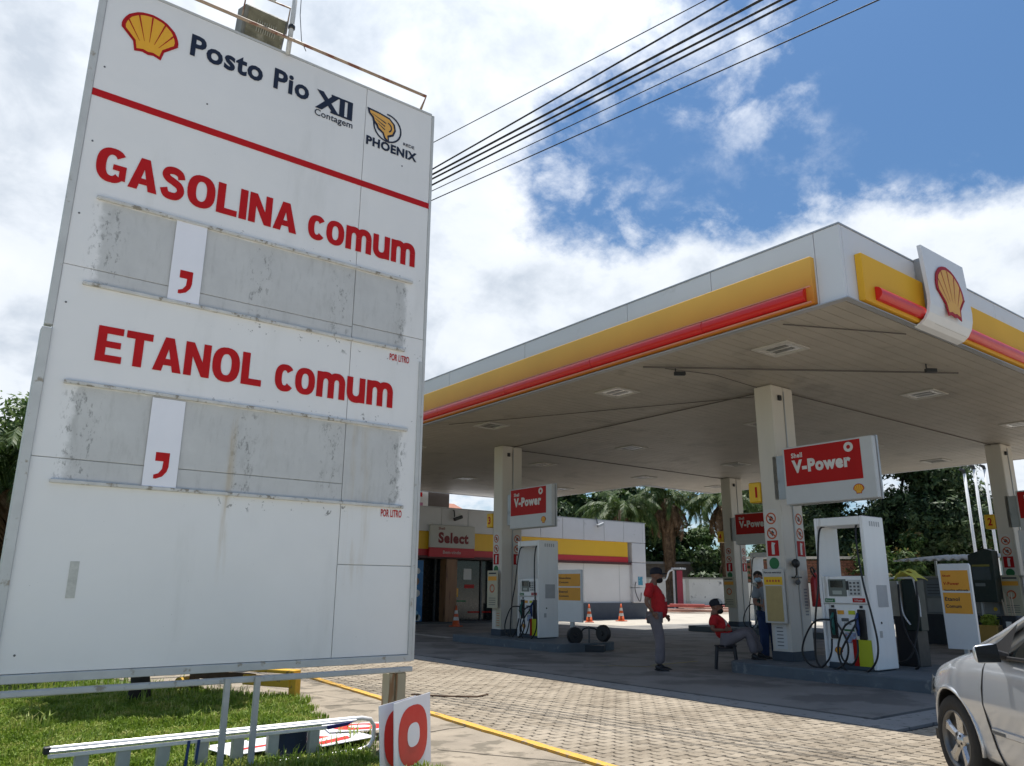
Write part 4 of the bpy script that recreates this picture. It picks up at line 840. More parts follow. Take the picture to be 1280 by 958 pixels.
# V-Power signs
def vpower():
    t = thing('hanging_sign', '', 'sign')   # origin: column corner (x front, y of left column side); faces -X
    x0 = -.17; ya, yb, za, zb = -.63, -2.33, 2.87, 3.90
    box('sign_body', x0, x0+.12, yb, ya, za, zb, M('lightbox_white', (.55, .56, .56), .35, .04), t, bevel=.012)
    box('edge_frame', x0+.122, x0+.17, yb-.015, ya+.015, za-.015, zb+.015, GREYM, t)
    o_ = Vector((x0-.003, ya, za)); W, H_ = ya-yb, zb-za
    poly('red_field', [(.04, .33), (W-.21, .33), (W-.21, H_-.03), (.04, H_-.03)], o_, -YU, ZU, RED2, t)
    o2 = o_-XU*.003; wt = M('sign_lettering', (.66, .65, .62), .5)
    text('lettering', 'V-Power', o2-YU*.18+ZU*.545, -YU, ZU, 1.12, .235, wt, t, .055); text('lettering', 'Shell', o2-YU*.18+ZU*.82, -YU, ZU, .22, .09, wt, t, .03)
    ring('flower_mark', .035, .085, o2-YU*1.28+ZU*.885, -YU, ZU, wt, t, 18); pecten(t, o2-YU*(W-.31)+ZU*.165, -YU, ZU, .19, .18, 0)
    box('bracket', x0+.17, .02, -.42, -.3, 3.3, 3.36, GREYM, t); MB().bx(x0+.17, x0+.21, -1.3, -.30, 3.0, 3.8).build('back_plate', GREYM, t); return t
vp0 = vpower()
for i, (x, y, l) in enumerate(((12.60, 8.78, 'largest red V-Power sign on the front column, above the big pump'), (12.60, 17.01, 'red V-Power sign on the left column beside the store'),
                               (22.60, 17.40, 'dim red V-Power sign partly hidden behind the front column'), (22.60, 8.66, 'red V-Power sign cut off by the right edge of the photo'))):
    o = vp0 if i == 0 else copy_tree(vp0); o.location = (x, y, 0); o['label'] = l; o['group'] = 'V-Power signs on the columns'
# information boards clipped to the columns
def notice(x, y, label, h0, h1, w, style, group='notice boards on the columns'):
    t = thing('notice_board', label, 'notice board', (x, y, h0), group); xo = x-.12
    box('board', xo, xo+.03, y-w, y, h0, h1, CREAM if style else M('notice_white', (.55, .54, .50), .5), t, bevel=.006)
    o_ = Vector((xo-.003, y, h0)); H_ = h1-h0
    if style == 0:
        poly('gold_insert', [(.05, .03), (w-.05, .03), (w-.05, H_-.30), (.05, H_-.30)], o_, -YU, ZU, KRAFT, t)
        poly('header', [(.03, H_-.28), (w-.03, H_-.28), (w-.03, H_-.14), (.03, H_-.14)], o_, -YU, ZU, YEL, t)
        text('lettering', 'Para sua segurança', o_-XU*.002-YU*.04+ZU*(H_-.09), -YU, ZU, w-.08, .045, NAVY, t, .02)
        for k in range(5): poly('pictogram', circ(.022, 10), o_-XU*.002-YU*(.10+k*(w-.2)/4)+ZU*(H_-.21), -YU, ZU, ORR, t)
    else:
        poly('text_line', [(.06, H_-.09), (w-.06, H_-.09), (w-.06, H_-.055), (.06, H_-.055)], o_-XU*.002, -YU, ZU, NAVY, t)
        poly('orange_band', [(.04, H_-.26), (w-.04, H_-.26), (w-.04, H_-.15), (.04, H_-.15)], o_, -YU, ZU, ORANGE, t)
        ring('ban_ring', .075, .11, o_-XU*.002-YU*(w/2)+ZU*(H_*.52), -YU, ZU, ORR, t, 18)
        for k in range(4): poly('text_line', [(.08, .08+k*.055), (w-.08, .08+k*.055), (w-.08, .095+k*.055), (.08, .095+k*.055)], o_-XU*.002, -YU, ZU, DGREY, t)
    box('clip', xo+.03, x, y-w*.6, y-w*.4, h0+.2, h1-.2, GREYM, t); return t
notice(12.60, 8.80, 'gold and white notice board on the front column above head of seated man', .82, 1.76, .44, 0)
notice(12.60, 17.42, 'cream and orange notice board on the left column', .87, 1.83, .46, 1)
notice(22.60, 8.72, 'pale notice board with orange header on the far right column', .80, 1.80, .46, 1); notice(22.60, 17.44, 'dim olive notice board on the far middle column', .80, 1.80, .46, 1)
for (x, y, l) in ((12.60, 8.72, 'white sticker with small print low on the front column'), (12.60, 17.2, 'cream rule sticker low on the left column')):
    t = thing('rule_sticker', l, 'sticker', (x, y, .35)); o_ = Vector((x-.005, y, .38)); poly('sheet', [(0, 0), (.24, 0), (.24, .45), (0, .45)], o_-YU*.02, -YU, ZU, PAPER if y < 10 else CREAM, t)
    for k in range(6): poly('text_line', [(.04, .05+k*.06), (.17, .05+k*.06), (.17, .065+k*.06), (.04, .065+k*.06)], o_-XU*.002-YU*.02, -YU, ZU, DGREY if y < 10 else ORR, t)
# side stickers low on the -Y face of the front column
for k in range(9): pass
t = thing('price_list_sticker', 'narrow grey vertical print on the right face of the front column', 'sticker', (13.2, 8.37, 1.0)); 
for k in range(9): poly('text_line', [(0, 0), (.10, 0), (.10, .028), (0, .028)], Vector((13.10, 8.374, .95+k*.055)), XU, ZU, M('faint_print', (.28, .28, .28), .6), t)

# fire extinguisher and wall phone on the front column
fe = thing('fire_extinguisher', 'red fire extinguisher hung on the right face of the front column', 'fire extinguisher', (13.32, 8.26, 1.1))
MB().lathe((13.32, 8.26, 1.10), (0, 0, 1), [(0, 0), (0, .085), (.02, .095), (.48, .095), (.55, .06), (.58, .025), (.62, .025)], 18).build('cylinder', M('extinguisher_red', (.42, .012, .015), .3, .05, coat=.4), fe, smooth=True)
MB().bx(13.29, 13.35, 8.24, 8.28, 1.70, 1.76).build('valve', DARK, fe, bevel=.006); MB().tube([(13.30, 8.24, 1.74), (13.18, 8.22, 1.80), (13.12, 8.22, 1.78), (13.16, 8.22, 1.70), (13.23, 8.2, 1.62)], .014, 8).build('hose', BLACK, fe, smooth=True)
box('label', 13.27, 13.37, 8.160, 8.166, 1.25, 1.45, PAPER, fe)
ph = thing('wall_lamp', 'small black fitting with arm on the front column, beside the green sticker', 'fitting', (12.85, 8.3, 1.75)); MB().sph((12.80, 8.30, 1.86), .085, .07, .08, 12, 8).build('head', DARK, ph, smooth=True)
MB().tube([(12.80, 8.30, 1.80), (12.84, 8.33, 1.66), (12.84, 8.38, 1.6)], .012, 6).build('arm', DARK, ph); MB().bx(12.74, 12.96, 8.30, 8.37, 1.60, 1.625).build('shelf', DARK, ph); MB().sph((12.85, 8.32, 1.53), .05, .05, .05, 10, 6).build('bulb', DGREY, ph)

# ------------------------------------------------------------------ fuel pumps
PW_ = M('pump_white', (.84, .84, .83), .4, .06, 3, coat=.15, col2=(.58, .56, .52), amt2=.16, scale2=5, streak=True); PG_ = M('pump_grey', (.36, .37, .37), .4, .06)
HOSES = [[(.1, .30, 2.26), (-.02, .33, 2.18), (-.10, .35, 1.75), (-.16, .36, 1.25), (-.2, .42, .85), (-.2, .47, .45), (-.2, .48, .12), (-.2, .36, -.01), (-.2, .17, .0), (-.2, .02, .08), (-.2, -.07, .22), (-.2, -.09, .39), (-.2, -.03, .56), (-.12, .12, .72)],
         [(-.08, .24, .75), (-.2, .40, .74), (-.2, .55, .62), (-.2, .69, .38), (-.2, .72, .2), (-.2, .62, .05), (-.2, .42, .01), (-.2, .27, .13), (-.2, .20, .27), (-.14, .21, .46)],
         [(.1, -.30, 2.28), (-.02, -.32, 2.2), (-.08, -.34, 1.85), (-.14, -.42, 1.30), (-.2, -.53, .86), (-.2, -.58, .46), (-.2, -.54, .2), (-.2, -.39, .02), (-.2, -.2, -.03), (-.2, -.02, .0), (-.2, .07, .15), (-.2, .08, .32), (-.2, .04, .47), (-.2, -.08, .68), (-.12, -.22, .77)],
         [(-.14, -.22, .46), (-.2, -.24, .26), (-.2, -.14, .1), (-.2, -.01, .13), (-.2, .04, .25), (-.2, -.03, .39), (-.2, -.13, .53), (-.1, -.20, .70)]]
def pump():
    t = thing('fuel_pump', '', 'fuel pump')       # origin bottom, centre of the front face; front faces -X, z=0 on the island
    MB().bx(0, .62, -.40, .40, 0, .09).build('base_skirt', M('pump_base', (.05, .07, .09), .6), t, bevel=.01)
    box('side_panel', -.03, .62, -.45, -.385, .02, 2.39, PW_, t, bevel=.012); box('side_panel', -.03, .62, .375, .42, .02, 2.39, PW_, t, bevel=.012)
    box('top_beam', -.028, .60, -.383, .373, 2.25, 2.388, PW_, t, bevel=.01)
    box('lower_cabinet', .02, .58, -.383, .373, .09, 1.0, PW_, t, bevel=.006); box('display_head', -.012, .58, -.383, .373, 1.004, 1.44, PW_, t, bevel=.012)
    
    f = -.018; d = box('display', f-.004, f+.01, -.05, .26, 1.12, 1.39, SCREEN, t, bevel=.003)
    box('screen', f-.010, f-.005, .0, .22, 1.26, 1.37, GLASS, d); box('display_label', f-.008, f-.0045, .03, .19, 1.15, 1.21, M('lcd_pale', (.38, .42, .38), .3), d)
    k_ = box('keypad', f-.004, f+.01, -.30, -.08, 1.13, 1.38, M('keypad_white', (.55, .56, .55), .4), t); mb = MB()
    for a in range(3):
        for b in range(4): mb.bx(f-.010, f-.005, -.28+a*.065, -.245+a*.065, 1.15+b*.055, 1.18+b*.055)
    mb.build('key', DGREY, k_)
    box('card_slot', f-.012, f, -.055, -.10, 1.22, 1.36, DARK, t)
    g_ = box('grade_strip', f-.002, f+.008, .17, .34, 1.025, 1.085, GREEN, t); text('lettering', 'Etanol', (f-.004, .32, 1.04), -YU, ZU, .12, .03, PAPER, g_, .02)
    g_ = box('grade_strip', f-.002, f+.008, -.35, -.14, 1.03, 1.095, RED2, t); text('lettering', 'V-Power', (f-.004, -.17, 1.045), -YU, ZU, .14, .032, PAPER, g_, .02)
    for y0, mt_, yn in ((.19, TEAL, .2), (-.30, BLUE, -.22)):
        b_ = box('nozzle_boot', -.02, .04, y0-.01, y0+.11, .46, .92, BLACK, t, bevel=.01)
        nz_ = MB().tube([(-.06, yn+.01, .52), (-.08, yn+.01, .66), (-.07, yn+.02, .78), (-.02, yn+.02, .86)], [.022, .034, .03, .018], 8).build('nozzle', mt_, t, smooth=True)
        MB().tube([(-.10, yn+.0, .60), (-.15, yn, .66), (-.13, yn, .75), (-.07, yn, .79)], .010, 6).build('nozzle_guard', BLACK, nz_)
        box('number_tag', .006, .018, y0+.02, y0+.07, .94, .98, NAVY, t)
    for y0, c_ in ((.05, ORANGE), (-.14, LIME)): box('grade_tag', .008, .018, y0, y0+.11, .84, .90, c_, t)
    box('print', .01, .018, -.02, .10, .73, .78, DGREY, t); box('print', .01, .018, -.10, .07, .58, .61, GREEN, t); text('lettering', 'Gasolina', (.015, .06, .68), -YU, ZU, .12, .035, NAVY, t, .02)
    box('blue_art', .008, .018, -.12, .06, .40, .56, M('art_print', (.30, .38, .55), .5, .5, 20, col2=(.5, .12, .06), amt2=.4, scale2=15), t)
    box('yellow_panel', -.004, .019, -.375, -.145, .06, .46, LIME, t, bevel=.003); box('red_panel', -.004, .019, -.14, -.06, .06, .46, RED2, t, bevel=.003)
    pecten(t, (.016, .20, .27), -YU, ZU, .14, .14, 0)
    for i, h in enumerate(HOSES): MB().tube(smooth_pts(h), .016, 8).build('hose', BLACK, t, smooth=True)
    o_ = Vector((.30, -.4535, 0))
    ml = M('faint_label', (.44, .45, .46), .5); pl = poly('side_label', [(-.12, .96), (.20, .96), (.20, 1.30), (-.12, 1.30)], o_, XU, ZU, ml, t)
    for k in range(5): poly('side_label', [(-.14+k*.07, 2.23), (-.10+k*.07, 2.23), (-.10+k*.07, 2.31), (-.14+k*.07, 2.31)], o_, XU, ZU, ml, t)
    MB().lathe((.22, -.452, .72), (0, -1, 0), [(0, .02), (.006, .018), (.006, 0)], 10).build('lock', DARK, t); box('socket', .14, .21, -.458, -.45, .50, .60, GREYM, t)
    return t
pm = pump()
for i, (x, y, l) in enumerate(((12.20, 7.07, 'big white fuel pump in front, right of the front column, with looping black hoses'), (12.72, 15.95, 'white fuel pump beside the left column, in front of the store'),
                               (22.3, 15.7, 'far fuel pump half hidden behind the front column'), (22.3, 7.1, 'far fuel pump at the right edge near the car'))):
    o = pm if i == 0 else copy_tree(pm); o.location = (x, y, .18); o['label'] = l; o['group'] = 'fuel pumps on the islands'
# thin rod standing on top of the front pump up to the sign
# ------------------------------------------------------------------ price boards
def priceboard(x, y, z0, w, h, label, txt, two=True):
    t = thing('fuel_price_board', label, 'price board', (x, y, 0), 'white and orange fuel name boards'); o_ = Vector((x-.003, y, z0))
    P = [(.02, 0), (w, 0), (w, h-.03), (w-.02, h), (.04, h), (0, h-.015)]; poly('board', P, (x, y, z0), -YU, ZU, WHITE2, t, .06)
    post = MB().bx(x+.02, x+.08, y-w*.62, y-w*.5, .16, z0+.05).build('post', GREYM, t)
    for k, (a, b) in enumerate(((h*.68, h*.92), (h*.41, h*.655))):
        p_ = poly('orange_panel', [(.045, a), (w-.03, a), (w-.03, b), (.045, b)], o_, -YU, ZU, ORANGE, t)
        for j, (s_, hh, ww) in enumerate(txt[k]): text('lettering', s_, o_-XU*.003-YU*.07+ZU*(b-.07-hh-j*.085*h), -YU, ZU, ww*w, hh, RED2 if k == 0 and j < 2 and len(txt[0]) > 2 else NAVY, p_, .025)
    return t
priceboard(13.6, 6.20, .50, .50, 1.33, 'white board with two orange panels standing between the big pump and the car', [[('Shell', .03, .25), ('V-Power', .05, .5), ('Gasolina aditivada', .03, .75)], [('Etanol', .06, .45), ('Comum', .055, .48)]])
priceboard(12.70, 14.80, .62, .86, 1.20, 'white board with two orange panels right of the left pump, near the cones', [[('Gasolina', .05, .5), ('Comum', .045, .4)], [('Etanol', .05, .36), ('Comum', .045, .4)]])
# twin black reels on a low stand
rc = thing('hose_reel_stand', 'low dark stand with two round black hose reels, below the left orange board', 'hose reel stand', (12.9, 14.0, 0))
RB = Vector((12.75, 13.75, 0)); vd = Vector((.62, -.78, 0)); fd = Vector((.78, .62, 0)); mt = Matrix((vd, fd, ZU)).transposed()
box_ = MB().ob(RB+ZU*.07+vd*.05, .62, .35, .14, mt).build('base', M('stand_base', (.03, .035, .04), .6), rc, bevel=.01)
for s in (-.34, .34):
    c = RB+vd*s+ZU*(.34+.06*(s > 0)); ax = (fd*.85-vd*.5*(-1 if s > 0 else 1)).normalized()
    MB().lathe(c-ax*.09, ax, [(0, 0), (0, .16), (.025, .185), (.10, .19), (.14, .17), (.14, 0)], 26).build('reel', BLACK, rc, smooth=False)
    MB().lathe(c-ax*.112, ax, [(0, .0), (0, .05), (.02, .06)], 14).build('hub', BLACK, rc)
MB().tube(smooth_pts([RB-vd*.2+ZU*.40, RB-vd*.10+ZU*.50, RB+vd*.12+ZU*.50, RB+vd*.24+ZU*.42]), .018, 8).build('hose', BLACK, rc, smooth=True); MB().tube([RB+ZU*.12, RB+ZU*.55], .02, 8).build('stem', DGREY, rc)
# dark dispenser with yellow cloth, behind the big pump
dd = thing('dark_dispenser', 'dark green and black dispenser cabinet with white tube frame, behind the big pump', 'dispenser', (13.6, 6.8, .18))
DG = M('dark_green_metal', (.010, .022, .018), .5, .2, col2=(.03, .04, .03), amt2=.2)
box('cabinet', 13.5, 13.75, 6.52, 6.78, .75, 1.58, DG, dd, bevel=.01); box('lower_body', 13.52, 13.9, 6.62, 6.98, .18, 1.0, M('dispenser_black', (.015, .015, .018), .5), dd, bevel=.01); box('stained_panel', 13.50, 13.56, 6.80, 6.98, .98, 1.56, M('stained_white', (.36, .34, .28), .6, .2, 5), dd)
MB().tube(smooth_pts([(13.46, 6.95, 1.60), (13.46, 6.62, 1.605), (13.46, 6.54, 1.57), (13.46, 6.50, 1.2), (13.46, 6.50, .98)]), .018, 8).build('frame_tube', WHITE, dd, smooth=True)
MB().tube(smooth_pts([(13.46, 6.82, 1.55), (13.46, 6.80, 1.2), (13.46, 6.77, 1.0), (13.46, 6.68, .85)]), .014, 8).build('frame_tube', WHITE, dd, smooth=True)
for P in ([(13.4, 6.78, 1.5), (13.35, 6.76, 1.0), (13.2, 6.62, .68), (13.1, 6.46, .45), (13.05, 6.42, .24), (13.1, 6.5, .19)], [(13.4, 6.48, 1.55), (13.35, 6.47, 1.0), (13.2, 6.52, .55), (13.1, 6.58, .35), (13.05, 6.75, .26), (13.1, 7.0, .28)]): MB().tube(smooth_pts(P), .017, 8).build('hose', BLACK, dd, smooth=True)
yc = MB(); g = np.random.default_rng(3); n = 9; vs = []
for i in range(n):
    for j in range(n):
        u, v = i/(n-1), j/(n-1); a = u*2-1; b = v*2-1; vs.append((13.5+.22*b+.03*g.normal(), 6.63-.20*a+.02*g.normal(), 1.78-.16*abs(a)**1.3-.07*abs(b)+.02*g.normal()))
fs = [(i*n+j, (i+1)*n+j, (i+1)*n+j+1, i*n+j+1) for i in range(n-1) for j in range(n-1) if not (i in (4, 5) and j in (1, 2))]
o = yc.add(vs, fs).build('yellow_cloth', M('yellow_cloth', (.60, .56, .10), .9, .12, 8), smooth=True); sm = o.modifiers.new('thickness', 'SOLIDIFY'); sm.thickness = .012; ss = o.modifiers.new('sub', 'SUBSURF'); ss.levels = ss.render_levels = 1
tag(o, 'crumpled yellow cloth draped over the dark dispenser behind the big pump', 'cloth')

# ------------------------------------------------------------------ service counter at the rear right
sc = thing('service_counter', 'rear counter with posters above and dark base, under a white corrugated roof', 'counter', (22.6, 9.9, 0))
box('base_wall', 22.6, 24.8, 8.2, 11.3, 0, .78, M('dark_base_wall', (.022, .028, .034), .7, .2), sc, bevel=.01)
box('poster_wall', 22.62, 22.70, 8.25, 11.28, .785, 1.74, M('poster_grey', (.17, .18, .18), .6, .15, 3), sc)
box('counter_top', 22.55, 24.85, 8.2, 11.3, 1.745, 1.79, M('counter_top_grey', (.30, .29, .26), .7), sc)
for k in range(6):
    y = 11.15-k*.47; p_ = poly('poster', [(0, 0), (.40, 0), (.40, .36), (0, .36)], (22.616, y, .84), -YU, ZU, M('poster_pale', (.26, .27, .26), .5, .1), sc)
    poly('poster', [(0, 0), (.42, 0), (.42, .42), (0, .42)], (22.616, y, 1.26), -YU, ZU, M('poster_blue', (.15, .17, .19), .5, .1), sc)
    for j in range(4): poly('text_line', [(.04, .05+j*.08), (.36, .05+j*.08), (.36, .075+j*.08), (.04, .075+j*.08)], (22.612, y, 1.26), -YU, ZU, M('poster_ink', (.07, .08, .09), .5), sc)
    if k % 2 == 0: poly('poster_mark', circ(.05, 10), (22.611, y-.30, .95 if k else 1.12), -YU, ZU, YEL, sc)
nx = 60; vs = []; 
for e, (xx, zz) in enumerate(((22.2, 2.20), (25.2, 2.42))):
    for i in range(nx+1): vs.append((xx, 8.9+2.4*i/nx, zz+.028*math.sin(i*math.pi*2/6)))
o = MB().add(vs, [(i, i+1, nx+2+i, nx+1+i) for i in range(nx)]).build('corrugated_roof', M('roof_white', (.62, .62, .60), .5, .08), sc); sm = o.modifiers.new('thickness', 'SOLIDIFY'); sm.thickness = .02
for y in (9.1, 11.2): MB().bx(24.5, 24.56, y-.03, y+.03, 1.79, 2.36).build('roof_post', GREYM, sc)
tm = thing('terminal', 'dark green terminal cabinet on a thin post near the far right column', 'terminal', (22.2, 8.95, 0))
MB().prism([(0, 1.13), (.58, 1.13), (.60, 2.40), (.42, 2.46), (0, 2.30)], (22.0, 9.22, 0), -YU, ZU, .35).build('cabinet', DG, tm, bevel=.01)
poly('screen', [(.08, 1.68), (.50, 1.68), (.50, 2.0), (.08, 2.0)], (21.996, 9.22, 0), -YU, ZU, M('dim_screen', (.015, .03, .05), .2), tm); poly('yellow_strip', [(.08, 2.01), (.50, 2.01), (.50, 2.06), (.08, 2.06)], (21.996, 9.22, 0), -YU, ZU, M('dull_yellow', (.25, .22, .04), .5), tm)
poly('plate', [(.10, 1.52), (.34, 1.52), (.34, 1.60), (.10, 1.60)], (21.996, 9.22, 0), -YU, ZU, M('grey_plate', (.16, .18, .18), .5), tm); MB().bx(22.12, 22.18, 9.05, 9.11, .18, 1.13).build('post', GREYM, tm); MB().tube([(21.97, 9.3, 1.18), (21.97, 9.22, 1.30), (21.97, 9.16, 1.22)], .03, 6).build('holder', DARK, tm)
pl = thing('planter', 'low ochre planter box with lime grass, beside the dark bin', 'planter', (20.6, 8.35, 0)); box('trough', 20.5, 20.9, 8.15, 8.62, .18, .62, M('ochre', (.40, .24, .05), .6), pl, bevel=.02); leaf_cloud('plants', [(20.7, 8.38, .70, .18)], 500, .06, leafmat('lime_leaf', (.16, .26, .03), (.28, .36, .05), (.4, .45, .1), 4, .3), pl, 71)
bn = thing('squeegee_bin', 'dark bucket holding pale wooden handles, beside the far right column', 'bin', (20.7, 7.8, 0)); box('bucket', 20.5, 20.85, 7.70, 8.05, .18, .85, M('navy_bucket', (.012, .016, .025), .5), bn, bevel=.03)
for k in range(4): MB().tube([(20.62+.05*(k % 2), 7.78+.07*k, .6), (20.66+.05*(k % 2), 7.82+.075*k, 1.36-.15*(k == 3))], .014, 6).build('handle', M('pale_wood', (.42, .33, .24), .6, .1), bn)
poly('label', [(0, 0), (.12, 0), (.12, .12), (0, .12)], (20.495, 7.95, .60), -YU, ZU, PAPER, bn)
box_ = tag(box('utility_cabinet', 22.4, 22.55, 7.80, 8.10, 1.3, 2.9, WHITE2, bevel=.01), 'narrow white cabinet beside the far right column', 'cabinet')
# ------------------------------------------------------------------ convenience store
FYs = 27.0; st = thing('convenience_store', 'low white shop with Select sign, yellow band and red stripe', 'shop', (22, FYs, 0))
SW = M('store_cladding', (.62, .62, .64), .5, .05, 1.2, col2=(.5, .5, .5), amt2=.12, scale2=2); SWH = M('store_white_wall', (.72, .72, .72), .6, .04, 1)
box('core', 20.35, 28.7, FYs+.35, 36, 0, 4.3, SWH, st); box('rear_block', 4.0, 20.34, FYs+3.4, 36, 0, 4.3, SWH, st); box('inner_ceiling', 4.0, 20.34, FYs+.36, FYs+3.39, 2.7, 4.3, DARK, st); box('roof_slab', 4, 28.85, FYs+.2, 36.1, 4.31, 4.40, SW, st)
x = 4.0
while x < 28.8: x2 = min(x+1.30, 28.9); box('parapet_panel', x+.008, x2-.008, FYs-.02, FYs+.14, 3.56, 4.50, SW, st, bevel=.006); x = x2
box('parapet_cap', 4, 28.95, FYs-.03, FYs+.19, 4.502, 4.54, GREYM, st)
for z0, z1 in ((2.62, 3.55), (1.45, 2.61), (.73, 1.44)): box('corner_panel', 27.95, 28.9, FYs-.01, FYs+.34, z0, z1-.01, SW, st, bevel=.02)
for z0, z1 in ((.0, 4.5),): box('side_wall', 28.72, 28.88, FYs+.36, 36, z0, z1, SW, st)
YB = M('store_yellow', (.76, .45, .02), .45, .04, 1); RB_ = M('store_red', (.48, .02, .03), .45, .05)
box('yellow_band', 4, 27.72, FYs+.06, FYs+.16, 2.86, 3.555, YB, st); box('red_stripe', 4, 27.72, FYs+.04, FYs+.16, 2.60, 2.855, RB_, st)
box('soffit', 4, 27.9, FYs-.0, FYs+.34, 2.50, 2.595, M('soffit_dark', (.08, .03, .03), .6), st)
box('white_wall', 20.4, 27.95, FYs+.165, FYs+.34, .73, 2.495, SWH, st); box('dark_base', 20.4, 28.92, FYs+.03, FYs+.345, 0, .725, M('dark_base', (.075, .09, .115), .7, .1), st)
for x in (22.6, 24.9, 27.2): box('wall_joint', x, x+.02, FYs+.16, FYs+.165, .73, 2.49, GREYM, st)
gl = box('shop_glass', 4.2, 20.3, FYs+.9, FYs+.93, .05, 2.5, GLASS, st); box('interior_back', 4.2, 20.3, FYs+3.2, FYs+3.25, 0, 2.5, DARK, st)
box('floor_slab', 4.2, 20.4, FYs+.03, FYs+.9, 0, .06, M('shop_step', (.05, .05, .05), .6), st)
for x in (17.3, 19.6, 15.4, 20.32): box('door_frame', x, x+.07, FYs+.84, FYs+.95, .06, 2.5, DGREY, st)
WD = M('varnished_pillar', (.26, .13, .06), .5, .2, 3, col2=(.14, .06, .03), amt2=.4, streak=True)
box('pillar', 17.33, 17.86, FYs+.03, FYs+.5, .06, 2.49, WD, st, bevel=.01)
PB2 = M('blue_poster', (.02, .16, .40), .4, .15, 1.2, col2=(.10, .38, .60), amt2=.2, scale2=3)
p_ = box('blue_poster', 14.6, 16.48, FYs+.40, FYs+.44, .08, 2.42, PB2, st)
for (cx_, cz, r, c_) in ((16.22, 2.0, .12, PAPER), (16.15, 1.6, .16, M('snack_brown', (.30, .18, .10), .5)), (16.22, 1.15, .14, PAPER), (16.1, .30, .24, M('pale_blue', (.25, .5, .68), .5)), (16.3, .22, .13, PAPER)): poly('poster_print', circ(r, 10), (cx_, FYs+.395, cz), XU, ZU, c_, p_)
si = box('select_sign', 16.42, 18.58, FYs-.14, FYs-.025, 2.92, 3.81, M('sign_grey', (.50, .49, .45), .5, .03), st, bevel=.01)
text('lettering', 'Select', (16.80, FYs-.145, 3.09), XU, ZU, 1.46, .44, M('dark_red', (.18, .01, .012), .5), si, .05); text('lettering', 'Shell', (16.80, FYs-.145, 3.62), XU, ZU, .30, .11, M('dark_red', (.18, .01, .012), .5), si, .02)
rs = box('welcome_strip', 16.42, 18.58, FYs-.12, FYs-.02, 2.56, 2.915, RB_, st); text('lettering', 'Bem-vindo', (17.05, FYs-.125, 2.68), XU, ZU, .86, .13, M('pale_print', (.5, .4, .38), .5), rs, .02)
for x0, x1, z0, z1, c_ in ((18.75, 19.15, 1.70, 2.15, PAPER), (18.8, 19.3, 1.35, 1.5, RED2), (18.3, 18.5, 1.0, 1.35, YEL2), (19.0, 20.2, .35, .42, RED2), (18.3, 18.9, .8, .86, GREEN)): box('window_sticker', x0, x1, FYs+.895, FYs+.899, z0, z1, c_, st)
box('info_sticker', 28.3, 28.62, FYs-.016, FYs-.011, 1.55, 1.95, M('teal_print', (.05, .25, .38), .5, .1, 8, col2=(.5, .6, .6), amt2=.3), st)
t = thing('air_hose', 'black air hose coiled on the corner of the store', 'hose', (28.35, FYs-.05, 1)); MB().tube(smooth_pts([(28.1, FYs-.06, 1.7), (27.98, FYs-.1, 1.4), (28.1, FYs-.12, 1.0), (28.3, FYs-.12, .8), (28.4, FYs-.1, 1.2)]), .02, 6).build('hose', BLACK, t)
# roof sign block and wall cameras
rb = thing('roof_sign', 'small pink and white roof sign beside a dark block above the store', 'sign', (16.6, FYs+1.2, 4.4)); box('block', 17.0, 18.0, FYs+1.0, FYs+2, 4.42, 5.5, M('block_brown', (.12, .10, .09), .8), rb); b_ = box('board', 15.6, 16.95, FYs+1.0, FYs+1.1, 4.42, 5.45, PAPER, rb)
box('pink_stripe', 15.62, 16.7, FYs+.99, FYs+.998, 4.55, 4.78, M('pink', (.40, .15, .25), .5), b_); [box('blurred_print', 15.75+k*.16, 15.86+k*.16, FYs+.992, FYs+.999, 5.02, 5.20, REDL, b_) for k in range(6)]
for i, (x, z, l) in enumerate(((17.55, 4.15, 'small wall camera above the Select sign'), (25.55, 4.30, 'small wall camera on the store parapet, right of the left column'))):
    t = thing('wall_camera', l, 'camera', (x, FYs-.05, z), 'cameras on the store wall'); MB().tube([(x, FYs-.03, z+.28), (x, FYs-.10, z+.28), (x, FYs-.14, z+.02)], .025, 6).build('bracket', DARK, t)
    MB().ob((x+.12, FYs-.22, z-.03), .42, .13, .13, Matrix.Rotation(R(-20), 3, 'Y')).build('camera_body', DARK if i == 0 else GREYM, t, bevel=.02)

# ------------------------------------------------------------------ background buildings, wall, air tower
WLM = M('wall_graffiti', (.52, .53, .53), .8, .12, .8, col2=(.16, .17, .18), amt2=.22, scale2=1.6, world_pos=True)
a, b = Vector((45, 51, 0)), Vector((100, 12, 0)); d = (b-a).normalized(); nn = Vector((d.y, -d.x, 0)); mt = Matrix((d, nn*-1, ZU)).transposed()
wl = thing('boundary_wall', 'long white boundary wall with faint graffiti behind the yard', 'wall', a)
L_ = (b-a).length; k = 0
while k < L_-3.4: MB().ob(a+d*(k+1.65)+ZU*1.1, 3.26, .18, 2.2, mt).build('wall_panel', WLM, wl); MB().ob(a+d*(k+3.35)+ZU*1.15, .28, .26, 2.36, mt).build('pillar', M('wall_pillar', (.38, .38, .36), .8), wl); k += 3.4
MB().ob(a+d*L_/2+ZU*2.27, L_, .3, .12, mt).build('coping', M('coping', (.22, .22, .21), .8), wl)
bw = thing('brick_wall', 'reddish brick wall with white capping, seen between front column and big pump', 'wall', (35, 24.4, 0)); BRK = M('brick_red', (.20, .085, .05), .9, .3, 9, bump=.6, col2=(.10, .05, .035), amt2=.4, scale2=14)
mt = Matrix((Vector((.62, -.78, 0)), Vector((.78, .62, 0)), ZU)).transposed(); BO = Vector((33.8, 21.5, 0)); MB().ob(BO+ZU*.85, 5.2, .25, 1.7, mt).build('lower_wall', M('rendered_white', (.60, .60, .56), .8, .1), bw)
